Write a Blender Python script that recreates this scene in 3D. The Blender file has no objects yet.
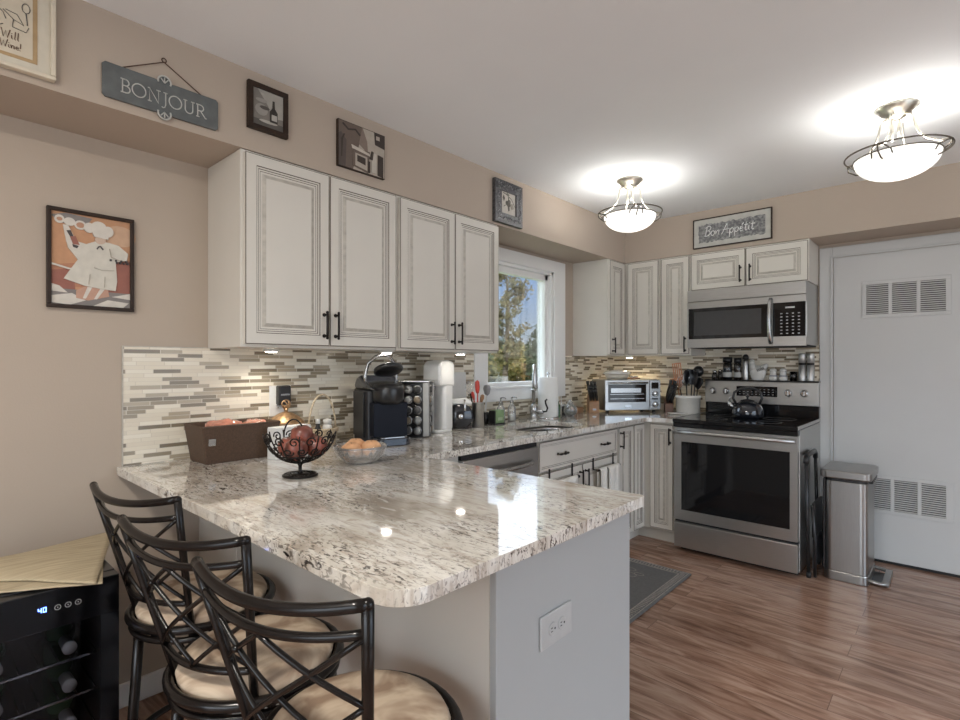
import bpy, bmesh, math, random
from mathutils import Vector, Matrix, noise
random.seed(7)
PI = math.pi
scn = bpy.context.scene
COL = scn.collection

# ------------------------------------------------------------------ camera
F_PX = 528.25
YAW = 0.7355
cam = bpy.data.cameras.new('camera')
camo = bpy.data.objects.new('camera', cam)
COL.objects.link(camo)
camo.location = (2.354, -4.348, 1.301)
camo.rotation_euler = (PI/2, 0, YAW)
cam.sensor_width = 36.0
cam.lens = F_PX*36.0/960.0
cam.shift_y = 4.08/960.0
cam.clip_start = 0.02
scn.camera = camo

# ------------------------------------------------------------------ world, exposure
scn.view_settings.view_transform = 'Standard'
scn.view_settings.look = 'None'
scn.view_settings.gamma = 1.0
scn.view_settings.use_curve_mapping = False
scn.view_settings.exposure = 0.20

world = bpy.data.worlds.new('sky')
scn.world = world
world.use_nodes = True
wn, wl = world.node_tree.nodes, world.node_tree.links
wn.clear()
tc = wn.new('ShaderNodeTexCoord')
sep = wn.new('ShaderNodeSeparateXYZ'); wl.new(tc.outputs['Generated'], sep.inputs[0])
rmp = wn.new('ShaderNodeValToRGB'); wl.new(sep.outputs['Z'], rmp.inputs[0])
e = rmp.color_ramp.elements
e[0].position = 0.0; e[0].color = (0.80, 0.86, 0.93, 1)
e[1].position = 0.5; e[1].color = (0.16, 0.33, 0.72, 1)
k = e.new(0.05); k.color = (0.72, 0.88, 1.05, 1)
k = e.new(0.16); k.color = (0.40, 0.70, 1.25, 1)
ns = wn.new('ShaderNodeTexNoise'); ns.inputs['Scale'].default_value = 3.0; ns.inputs['Detail'].default_value = 6
mp = wn.new('ShaderNodeMapping'); mp.inputs['Scale'].default_value = (1, 1, 2.5)
wl.new(tc.outputs['Generated'], mp.inputs[0]); wl.new(mp.outputs[0], ns.inputs['Vector'])
cr = wn.new('ShaderNodeValToRGB'); wl.new(ns.outputs['Fac'], cr.inputs[0])
cr.color_ramp.elements[0].position = 0.30; cr.color_ramp.elements[1].position = 0.50
# bright cloud bank above about 13 degrees
mr = wn.new('ShaderNodeMapRange'); wl.new(sep.outputs['Z'], mr.inputs[0])
mr.inputs[1].default_value = 0.17; mr.inputs[2].default_value = 0.27
mm = wn.new('ShaderNodeMath'); mm.operation = 'MULTIPLY'
wl.new(cr.outputs[0], mm.inputs[0]); wl.new(mr.outputs[0], mm.inputs[1])
mx = wn.new('ShaderNodeMix'); mx.data_type = 'RGBA'
wl.new(mm.outputs[0], mx.inputs[0]); wl.new(rmp.outputs[0], mx.inputs[6]); mx.inputs[7].default_value = (5.2, 5.9, 6.6, 1)
bg = wn.new('ShaderNodeBackground'); wl.new(mx.outputs[2], bg.inputs[0]); bg.inputs[1].default_value = 1.0
wo = wn.new('ShaderNodeOutputWorld'); wl.new(bg.outputs[0], wo.inputs[0])

def light(name, typ, loc, power, color=(1, 1, 1), rot=(0, 0, 0), **kw):
    L = bpy.data.lights.new(name, typ)
    L.energy = power; L.color = color
    for a, b in kw.items():
        setattr(L, a, b)
    o = bpy.data.objects.new(name, L); COL.objects.link(o)
    o.location = loc; o.rotation_euler = rot
    return o

light('sun', 'SUN', (0, 0, 10), 3.0, (1.0, 0.93, 0.82), rot=(math.radians(48), 0, math.radians(62)), angle=0.01)
# added fill lights, set just outside two added, unseen window openings
light('fill_rear_window', 'AREA', (2.9, -7.46, 1.35), 42, (0.925, 0.975, 1.0), rot=(PI/2, 0, 0), shape='RECTANGLE', size=3.0, size_y=1.7)
light('fill_right_window', 'AREA', (5.16, -2.6, 1.25), 22, (0.78, 0.89, 1.0), rot=(PI/2, 0, PI/2), shape='RECTANGLE', size=2.6, size_y=1.9)

# ------------------------------------------------------------------ materials
MATS = {}
def nm(name):
    m = bpy.data.materials.new(name); m.use_nodes = True
    b = m.node_tree.nodes['Principled BSDF']
    return m, m.node_tree.nodes, m.node_tree.links, b

def mat(name, col, rough=0.5, metal=0.0, var=0.04, scale=30.0, bump=0.0, bscale=None, coat=0.0, emit=None, estr=0.0, stretch=(1, 1, 1), ior=None, trans=0.0, detail=4):
    if name in MATS: return MATS[name]
    m, n, l, b = nm(name)
    t = n.new('ShaderNodeTexCoord'); mp = n.new('ShaderNodeMapping'); l.new(t.outputs['Object'], mp.inputs[0])
    mp.inputs['Scale'].default_value = stretch
    no = n.new('ShaderNodeTexNoise'); no.inputs['Scale'].default_value = scale; no.inputs['Detail'].default_value = detail
    l.new(mp.outputs[0], no.inputs['Vector'])
    r = n.new('ShaderNodeValToRGB'); l.new(no.outputs['Fac'], r.inputs[0])
    r.color_ramp.elements[0].position = 0.3; r.color_ramp.elements[1].position = 0.7
    r.color_ramp.elements[0].color = tuple(max(0, c*(1-var)) for c in col)+(1,)
    r.color_ramp.elements[1].color = tuple(min(1, c*(1+var)) for c in col)+(1,)
    l.new(r.outputs[0], b.inputs['Base Color'])
    b.inputs['Roughness'].default_value = rough; b.inputs['Metallic'].default_value = metal
    b.inputs['Coat Weight'].default_value = coat; b.inputs['Coat Roughness'].default_value = 0.05
    if ior: b.inputs['IOR'].default_value = ior
    if trans: b.inputs['Transmission Weight'].default_value = trans
    if bump:
        bp = n.new('ShaderNodeBump'); bp.inputs['Strength'].default_value = bump; bp.inputs['Distance'].default_value = 0.002
        n2 = n.new('ShaderNodeTexNoise'); n2.inputs['Scale'].default_value = bscale or scale*3; l.new(mp.outputs[0], n2.inputs['Vector'])
        l.new(n2.outputs['Fac'], bp.inputs['Height']); l.new(bp.outputs[0], b.inputs['Normal'])
    if emit:
        b.inputs['Emission Color'].default_value = emit+(1,); b.inputs['Emission Strength'].default_value = estr
    MATS[name] = m
    return m

M_wall = mat('wall_paint', (0.46, 0.385, 0.315), 0.85, var=0.015, scale=3, bump=0.15, bscale=160)
M_ceil = mat('ceiling_paint', (0.84, 0.855, 0.865), 0.9, var=0.01, scale=4, bump=0.1, bscale=120)
M_trim = mat('white_trim', (0.86, 0.86, 0.85), 0.45, var=0.01, scale=6)
M_door = mat('door_paint', (0.56, 0.565, 0.555), 0.5, var=0.01, scale=5)
M_cab = mat('cabinet_paint', (0.66, 0.63, 0.57), 0.42, var=0.015, scale=6)
M_glaze = mat('dark_glaze', (0.085, 0.062, 0.042), 0.6, var=0.3, scale=60)
M_softglaze = mat('soft_glaze', (0.47, 0.44, 0.385), 0.5, var=0.15, scale=40)
M_bronze = mat('dark_bronze', (0.022, 0.018, 0.016), 0.38, metal=0.7, var=0.2, scale=80)
M_steel = mat('brushed_steel', (0.46, 0.46, 0.455), 0.27, metal=1.0, var=0.06, scale=8, stretch=(1, 1, 60))
M_steel_h = mat('brushed_steel_horizontal', (0.50, 0.50, 0.49), 0.32, metal=1.0, var=0.07, scale=8, stretch=(2, 2, 80))
M_steel_v = mat('brushed_steel_vertical', (0.54, 0.535, 0.52), 0.34, metal=1.0, var=0.05, scale=8, stretch=(80, 80, 2))
M_chrome = mat('chrome', (0.72, 0.72, 0.72), 0.12, metal=1.0, var=0.02)
M_nickel = mat('brushed_nickel', (0.52, 0.49, 0.43), 0.32, metal=1.0, var=0.08)
M_blackgl = mat('black_glass', (0.008, 0.008, 0.009), 0.05, var=0.1)
M_black = mat('black_plastic', (0.012, 0.012, 0.013), 0.35, var=0.2, coat=0.2)
M_blackmat = mat('matte_black', (0.015, 0.015, 0.016), 0.65, var=0.2)
M_blacksh = mat('shiny_black_plastic', (0.012, 0.014, 0.02), 0.14, var=0.2, coat=0.6)
M_rattan = mat('black_lacquer', (0.007, 0.0055, 0.005), 0.24, var=0.35, scale=25, ior=1.38)
M_white = mat('white_plastic', (0.74, 0.74, 0.72), 0.3, var=0.02, coat=0.3)
M_ceram = mat('white_ceramic', (0.68, 0.67, 0.63), 0.2, var=0.04, coat=0.5)
M_paper = mat('white_paper', (0.80, 0.80, 0.78), 0.95, var=0.02, scale=50, bump=0.3, bscale=150)
M_towel = mat('towel_cloth', (0.74, 0.72, 0.67), 0.95, var=0.05, scale=60, bump=0.6, bscale=300)
M_khaki = mat('khaki_cloth', (0.43, 0.355, 0.235), 0.95, var=0.16, scale=10, stretch=(12, 1, 1), bump=0.5, bscale=90)
M_woodblk = mat('knife_block_wood', (0.34, 0.19, 0.10), 0.5, var=0.2, scale=20, stretch=(1, 1, 8))
M_copper = mat('copper', (0.62, 0.30, 0.18), 0.3, metal=1.0, var=0.15)
M_gold = mat('antique_gold', (0.44, 0.28, 0.15), 0.45, metal=0.85, var=0.3, scale=60)
M_red = mat('red_silicone', (0.50, 0.05, 0.035), 0.4)
M_green = mat('green_sponge_box', (0.20, 0.30, 0.15), 0.6, var=0.12)
M_greengl = mat('green_bottle', (0.06, 0.13, 0.06), 0.15, var=0.1, coat=0.5)
M_brownbox = mat('woven_brown_vinyl', (0.080, 0.046, 0.028), 0.6, var=0.25, scale=160, bump=0.5, bscale=400)
M_rubber = mat('grey_rubber_mat', (0.115, 0.113, 0.112), 0.6, var=0.15, scale=60, bump=0.4, bscale=200)
M_rubber2 = mat('mat_border', (0.30, 0.27, 0.24), 0.6, var=0.2, scale=60)
M_frame_dk = mat('dark_brown_frame', (0.030, 0.017, 0.011), 0.45, var=0.3, ior=1.35)
M_frame_cr = mat('cream_frame', (0.66, 0.59, 0.47), 0.5, var=0.05)
M_slate = mat('slate_sign', (0.115, 0.125, 0.125), 0.7, var=0.18, scale=25, bump=0.4)
M_tin = mat('light_grey_letter', (0.55, 0.55, 0.52), 0.5, metal=0.3, var=0.08)
M_rust = mat('rusty_wire', (0.09, 0.05, 0.035), 0.6, metal=0.5, var=0.3)
M_pewter = mat('pewter_frame', (0.10, 0.10, 0.105), 0.35, metal=0.6, var=0.5, scale=90, bump=1.0, bscale=130)
M_peach = mat('peach_skin', (0.68, 0.38, 0.20), 0.6, var=0.3, scale=14)
M_apple = mat('red_apple_skin', (0.26, 0.075, 0.05), 0.4, var=0.6, scale=22, coat=0.3)
M_bag = mat('pink_produce_bag', (0.62, 0.25, 0.17), 0.22, var=0.35, scale=30, bump=1.0, bscale=45, coat=0.8)
M_grass = mat('lawn', (0.13, 0.17, 0.05), 0.95, var=0.35, scale=0.8)
M_bark = mat('bark', (0.16, 0.12, 0.085), 0.9, var=0.3, scale=20, bump=0.8)

def leafmat(name, c1, c2):
    m, n, l, b = nm(name)
    g = n.new('ShaderNodeNewGeometry'); r = n.new('ShaderNodeValToRGB')
    l.new(g.outputs['Random Per Island'], r.inputs[0])
    r.color_ramp.elements[0].color = c1+(1,); r.color_ramp.elements[1].color = c2+(1,)
    no = n.new('ShaderNodeTexNoise'); no.inputs['Scale'].default_value = 3
    mx = n.new('ShaderNodeMix'); mx.data_type = 'RGBA'; mx.blend_type = 'MULTIPLY'; mx.inputs[0].default_value = 0.35
    l.new(r.outputs[0], mx.inputs[6]); l.new(no.outputs['Color'], mx.inputs[7])
    l.new(mx.outputs[2], b.inputs['Base Color']); b.inputs['Roughness'].default_value = 0.7
    return m
M_leaf = leafmat('autumn_green_leaves', (0.12, 0.125, 0.045), (0.34, 0.25, 0.10))
M_leaf2 = leafmat('dark_evergreen_leaves', (0.035, 0.07, 0.03), (0.10, 0.14, 0.06))
M_leaf3 = leafmat('yellow_green_leaves', (0.16, 0.175, 0.05), (0.42, 0.29, 0.09))

def glassmat(name, tint=(1, 1, 1), refl=1.0, rough=0.0, transp=(1, 1, 1), milky=0.0):
    m, n, l, b = nm(name); n.remove(b)
    out = n['Material Output']
    tr = n.new('ShaderNodeBsdfTransparent'); tr.inputs[0].default_value = transp+(1,)
    gl = n.new('ShaderNodeBsdfGlossy'); gl.inputs['Color'].default_value = tint+(1,); gl.inputs['Roughness'].default_value = rough
    fr = n.new('ShaderNodeFresnel'); fr.inputs[0].default_value = 1.45
    ml = n.new('ShaderNodeMath'); ml.operation = 'MULTIPLY'; ml.inputs[1].default_value = refl; ml.use_clamp = True
    l.new(fr.outputs[0], ml.inputs[0])
    mx = n.new('ShaderNodeMixShader'); l.new(ml.outputs[0], mx.inputs[0]); l.new(tr.outputs[0], mx.inputs[1]); l.new(gl.outputs[0], mx.inputs[2])
    if milky:
        df = n.new('ShaderNodeBsdfDiffuse'); df.inputs[0].default_value = (0.85, 0.85, 0.84, 1)
        m3 = n.new('ShaderNodeMixShader'); m3.inputs[0].default_value = milky
        l.new(mx.outputs[0], m3.inputs[1]); l.new(df.outputs[0], m3.inputs[2]); l.new(m3.outputs[0], out.inputs[0])
    else: l.new(mx.outputs[0], out.inputs[0])
    return m
M_pane = glassmat('window_glass', refl=0.8)
M_cooler = glassmat('smoked_glass', refl=0.22, transp=(0.55, 0.55, 0.57), rough=0.12)
M_clear = glassmat('clear_cut_glass', refl=3.0, tint=(1, 1, 1), transp=(0.98, 0.98, 0.98), rough=0.12, milky=0.14)
M_smoke = glassmat('bottle_glass', refl=2.0, transp=(0.55, 0.56, 0.58), rough=0.05)

def granite():
    m, n, l, b = nm('polished_granite')
    t = n.new('ShaderNodeTexCoord')
    def noi(scale, st, rotz=0.0, detail=5, dist=0.0, off=(0, 0, 0)):
        mp = n.new('ShaderNodeMapping'); mp.inputs['Scale'].default_value = st; mp.inputs['Rotation'].default_value = (0, 0, rotz); mp.inputs['Location'].default_value = off
        l.new(t.outputs['Object'], mp.inputs[0])
        x = n.new('ShaderNodeTexNoise'); x.inputs['Scale'].default_value = scale; x.inputs['Detail'].default_value = detail; x.inputs['Distortion'].default_value = dist
        l.new(mp.outputs[0], x.inputs['Vector']); return x.outputs['Fac']
    def ramp(src, stops):
        r = n.new('ShaderNodeValToRGB'); l.new(src, r.inputs[0]); el = r.color_ramp.elements
        el[0].position, el[0].color = stops[0][0], stops[0][1]+(1,)
        el[1].position, el[1].color = stops[-1][0], stops[-1][1]+(1,)
        for p, c in stops[1:-1]:
            q = el.new(p); q.color = c+(1,)
        return r.outputs[0]
    def mix(f, a, c):
        x = n.new('ShaderNodeMix'); x.data_type = 'RGBA'
        l.new(f, x.inputs[0])
        if isinstance(a, tuple): x.inputs[6].default_value = a+(1,)
        else: l.new(a, x.inputs[6])
        if isinstance(c, tuple): x.inputs[7].default_value = c+(1,)
        else: l.new(c, x.inputs[7])
        return x.outputs[2]
    base = ramp(noi(2.6, (1, 2.0, 1), 0.25, 8, 1.2), [(0.30, (0.42, 0.375, 0.32)), (0.43, (0.66, 0.62, 0.55)), (0.58, (0.82, 0.80, 0.75)), (0.75, (0.64, 0.63, 0.62))])
    streak = ramp(noi(9.0, (1, 4.2, 1), 0.3, 8, 1.6), [(0.40, (1, 1, 1)), (0.52, (0, 0, 0))])
    zone = ramp(noi(2.3, (1, 1.5, 1), 0.2, 3, 0.6, (3, 1, 0)), [(0.38, (0, 0, 0)), (0.60, (1, 1, 1))])
    a = n.new('ShaderNodeMath'); a.operation = 'MULTIPLY'; l.new(streak, a.inputs[0]); a.inputs[1].default_value = 0.55
    c1 = mix(a.outputs[0], base, (0.42, 0.35, 0.285))
    speck = ramp(noi(48.0, (1, 2.6, 1.6), 0.3, 5, 1.0), [(0.545, (0, 0, 0)), (0.60, (1, 1, 1))])
    a2 = n.new('ShaderNodeMath'); a2.operation = 'MULTIPLY'; l.new(speck, a2.inputs[0]); l.new(zone, a2.inputs[1])
    a4 = n.new('ShaderNodeMath'); a4.operation = 'MULTIPLY'; l.new(a2.outputs[0], a4.inputs[0]); a4.inputs[1].default_value = 0.8
    c2 = mix(a4.outputs[0], c1, (0.10, 0.078, 0.065))
    dk = ramp(noi(26.0, (1, 2.4, 1.6), 0.3, 6, 1.5, (7, 2, 1)), [(0.615, (0, 0, 0)), (0.65, (1, 1, 1))])
    zd = n.new('ShaderNodeMath'); zd.operation = 'MULTIPLY'; l.new(dk, zd.inputs[0]); l.new(zone, zd.inputs[1])
    c3 = mix(zd.outputs[0], c2, (0.035, 0.028, 0.025))
    wh = ramp(noi(14.0, (1, 3.2, 1), 0.3, 6, 1.2, (1, 9, 1)), [(0.58, (0, 0, 0)), (0.68, (1, 1, 1))])
    a3 = n.new('ShaderNodeMath'); a3.operation = 'MULTIPLY'; l.new(wh, a3.inputs[0]); a3.inputs[1].default_value = 0.6
    c4 = mix(a3.outputs[0], c3, (0.88, 0.86, 0.80))
    l.new(c4, b.inputs['Base Color'])
    b.inputs['Roughness'].default_value = 0.06; b.inputs['IOR'].default_value = 1.6
    b.inputs['Coat Weight'].default_value = 0.6; b.inputs['Coat Roughness'].default_value = 0.02
    return m
M_granite = granite()

def mosaic(axis):
    # linear glass and stone mosaic: rows of strips of random length
    m, n, l, b = nm('linear_mosaic_'+axis)
    t = n.new('ShaderNodeTexCoord'); s = n.new('ShaderNodeSeparateXYZ'); l.new(t.outputs['Object'], s.inputs[0])
    def math_(op, a, c=None):
        x = n.new('ShaderNodeMath'); x.operation = op
        for i, v in enumerate((a, c)):
            if v is None: continue
            if isinstance(v, (int, float)): x.inputs[i].default_value = v
            else: l.new(v, x.inputs[i])
        return x.outputs[0]
    z = math_('DIVIDE', s.outputs['Z'], 0.0156)
    row = math_('FLOOR', z); fz = math_('FRACT', z)
    wnz = n.new('ShaderNodeTexWhiteNoise'); wnz.noise_dimensions = '1D'; l.new(row, wnz.inputs['W'])
    u = math_('ADD', math_('DIVIDE', s.outputs[axis], 0.098), math_('MULTIPLY', wnz.outputs['Value'], 317.0))
    v1 = n.new('ShaderNodeTexVoronoi'); v1.voronoi_dimensions = '1D'; v1.feature = 'F1'; l.new(u, v1.inputs['W']); v1.inputs['Scale'].default_value = 1.0; v1.inputs['Randomness'].default_value = 0.75
    v2 = n.new('ShaderNodeTexVoronoi'); v2.voronoi_dimensions = '1D'; v2.feature = 'DISTANCE_TO_EDGE'; l.new(u, v2.inputs['W']); v2.inputs['Scale'].default_value = 1.0; v2.inputs['Randomness'].default_value = 0.75
    sc = n.new('ShaderNodeSeparateColor'); l.new(v1.outputs['Color'], sc.inputs[0])
    r = n.new('ShaderNodeValToRGB'); r.color_ramp.interpolation = 'CONSTANT'; l.new(sc.outputs[0], r.inputs[0])
    stops = [(0.0, (0.76, 0.70, 0.58)), (0.22, (0.82, 0.77, 0.66)), (0.44, (0.72, 0.655, 0.54)), (0.58, (0.215, 0.175, 0.12)), (0.72, (0.31, 0.26, 0.185)), (0.84, (0.43, 0.365, 0.27))]
    el = r.color_ramp.elements
    el[0].position, el[0].color = 0.0, stops[0][1]+(1,)
    el[1].position, el[1].color = stops[-1][0], stops[-1][1]+(1,)
    for p, c in stops[1:-1]:
        q = el.new(p); q.color = c+(1,)
    g1 = math_('LESS_THAN', v2.outputs['Distance'], 0.015)
    g2 = math_('LESS_THAN', fz, 0.10)
    g = math_('MAXIMUM', g1, g2)
    mx = n.new('ShaderNodeMix'); mx.data_type = 'RGBA'; l.new(g, mx.inputs[0]); l.new(r.outputs[0], mx.inputs[6]); mx.inputs[7].default_value = (0.66, 0.60, 0.50, 1)
    l.new(mx.outputs[2], b.inputs['Base Color'])
    isg = math_('GREATER_THAN', sc.outputs[0], 0.57)
    ro = math_('ADD', math_('MULTIPLY', isg, -0.25), 0.42); l.new(ro, b.inputs['Roughness'])
    bp = n.new('ShaderNodeBump'); bp.inputs['Strength'].default_value = 0.5; bp.inputs['Distance'].default_value = 0.002
    l.new(math_('SUBTRACT', 1.0, g), bp.inputs['Height']); l.new(bp.outputs[0], b.inputs['Normal'])
    return m
M_mosY = mosaic('Y'); M_mosX = mosaic('X')

def floorwood():
    m, n, l, b = nm('laminate_planks')
    t = n.new('ShaderNodeTexCoord')
    br = n.new('ShaderNodeTexBrick'); l.new(t.outputs['Object'], br.inputs['Vector'])
    br.inputs['Scale'].default_value = 1.0; br.inputs['Brick Width'].default_value = 1.22; br.inputs['Row Height'].default_value = 0.125
    br.inputs['Mortar Size'].default_value = 0.0012; br.inputs['Mortar Smooth'].default_value = 0.1; br.offset = 0.37
    br.inputs['Color1'].default_value = (0.0, 0.0, 0.0, 1); br.inputs['Color2'].default_value = (1, 1, 1, 1); br.inputs['Mortar'].default_value = (0.5, 0.5, 0.5, 1)
    sc = n.new('ShaderNodeSeparateColor'); l.new(br.outputs['Color'], sc.inputs[0])
    cb = n.new('ShaderNodeCombineXYZ'); l.new(sc.outputs[0], cb.inputs['Z'])
    ad = n.new('ShaderNodeVectorMath'); ad.operation = 'ADD'
    l.new(t.outputs['Object'], ad.inputs[0]); l.new(cb.outputs[0], ad.inputs[1])
    mp = n.new('ShaderNodeMapping'); mp.inputs['Scale'].default_value = (1.1, 7.0, 6.0); l.new(ad.outputs[0], mp.inputs[0])
    no = n.new('ShaderNodeTexNoise'); no.inputs['Scale'].default_value = 2.6; no.inputs['Detail'].default_value = 9; no.inputs['Distortion'].default_value = 1.1; no.inputs['Roughness'].default_value = 0.62
    l.new(mp.outputs[0], no.inputs['Vector'])
    r = n.new('ShaderNodeValToRGB'); l.new(no.outputs['Fac'], r.inputs[0]); el = r.color_ramp.elements
    el[0].position = 0.28; el[0].color = (0.105, 0.052, 0.032, 1); el[1].position = 0.75; el[1].color = (0.47, 0.32, 0.24, 1)
    q = el.new(0.45); q.color = (0.26, 0.145, 0.096, 1)
    q = el.new(0.58); q.color = (0.37, 0.232, 0.168, 1)
    mx = n.new('ShaderNodeMix'); mx.data_type = 'RGBA'; mx.blend_type = 'MULTIPLY'; mx.inputs[0].default_value = 1.0
    mr = n.new('ShaderNodeMapRange'); l.new(sc.outputs[0], mr.inputs[0]); mr.inputs[3].default_value = 0.86; mr.inputs[4].default_value = 1.10
    l.new(r.outputs[0], mx.inputs[6]); l.new(mr.outputs[0], mx.inputs[7])
    m2 = n.new('ShaderNodeMix'); m2.data_type = 'RGBA'; l.new(br.outputs['Fac'], m2.inputs[0]); l.new(mx.outputs[2], m2.inputs[6]); m2.inputs[7].default_value = (0.11, 0.062, 0.042, 1)
    l.new(m2.outputs[2], b.inputs['Base Color']); b.inputs['Roughness'].default_value = 0.22
    bp = n.new('ShaderNodeBump'); bp.inputs['Strength'].default_value = 0.12; bp.inputs['Distance'].default_value = 0.003
    l.new(no.outputs['Fac'], bp.inputs['Height']); l.new(bp.outputs[0], b.inputs['Normal'])
    return m
M_floor = floorwood()

def seatfabric():
    m, n, l, b = nm('seat_fabric')
    t = n.new('ShaderNodeTexCoord'); w = n.new('ShaderNodeTexNoise'); w.inputs['Scale'].default_value = 5.5; w.inputs['Detail'].default_value = 3; w.inputs['Distortion'].default_value = 2.2
    l.new(t.outputs['Object'], w.inputs['Vector'])
    r = n.new('ShaderNodeValToRGB'); l.new(w.outputs['Fac'], r.inputs[0]); el = r.color_ramp.elements
    el[0].position = 0.38; el[0].color = (0.27, 0.185, 0.125, 1); el[1].position = 0.60; el[1].color = (0.52, 0.415, 0.305, 1)
    l.new(r.outputs[0], b.inputs['Base Color']); b.inputs['Roughness'].default_value = 0.8
    return m
M_seat = seatfabric()

def bowlglass():
    m, n, l, b = nm('alabaster_lamp_glass')
    t = n.new('ShaderNodeTexCoord'); w = n.new('ShaderNodeTexNoise'); w.inputs['Scale'].default_value = 9; w.inputs['Distortion'].default_value = 2
    l.new(t.outputs['Object'], w.inputs['Vector'])
    r = n.new('ShaderNodeValToRGB'); l.new(w.outputs['Fac'], r.inputs[0]); el = r.color_ramp.elements
    el[0].position = 0.35; el[0].color = (0.80, 0.76, 0.70, 1); el[1].position = 0.6; el[1].color = (1, 0.99, 0.96, 1)
    l.new(r.outputs[0], b.inputs['Base Color']); l.new(r.outputs[0], b.inputs['Emission Color']); b.inputs['Emission Strength'].default_value = 0.95
    b.inputs['Roughness'].default_value = 0.25
    return m
M_bowl = bowlglass()
M_ring = mat('aged_nickel', (0.16, 0.14, 0.115), 0.4, metal=0.9, var=0.15)
M_led = mat('puck_light', (0.9, 0.9, 0.85), 0.4, emit=(1.0, 0.93, 0.82), estr=25.0)
M_blue = mat('blue_display', (0.1, 0.1, 0.3), 0.4, emit=(0.12, 0.25, 1.0), estr=9.0)
M_keys = mat('printed_white_keys', (0.55, 0.55, 0.55), 0.5)

def flat(c, rough=0.7):
    key = 'pigment_%02d_%02d_%02d' % tuple(int(x*99) for x in c)
    return mat(key, c, rough, var=0.06, scale=40)

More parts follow.
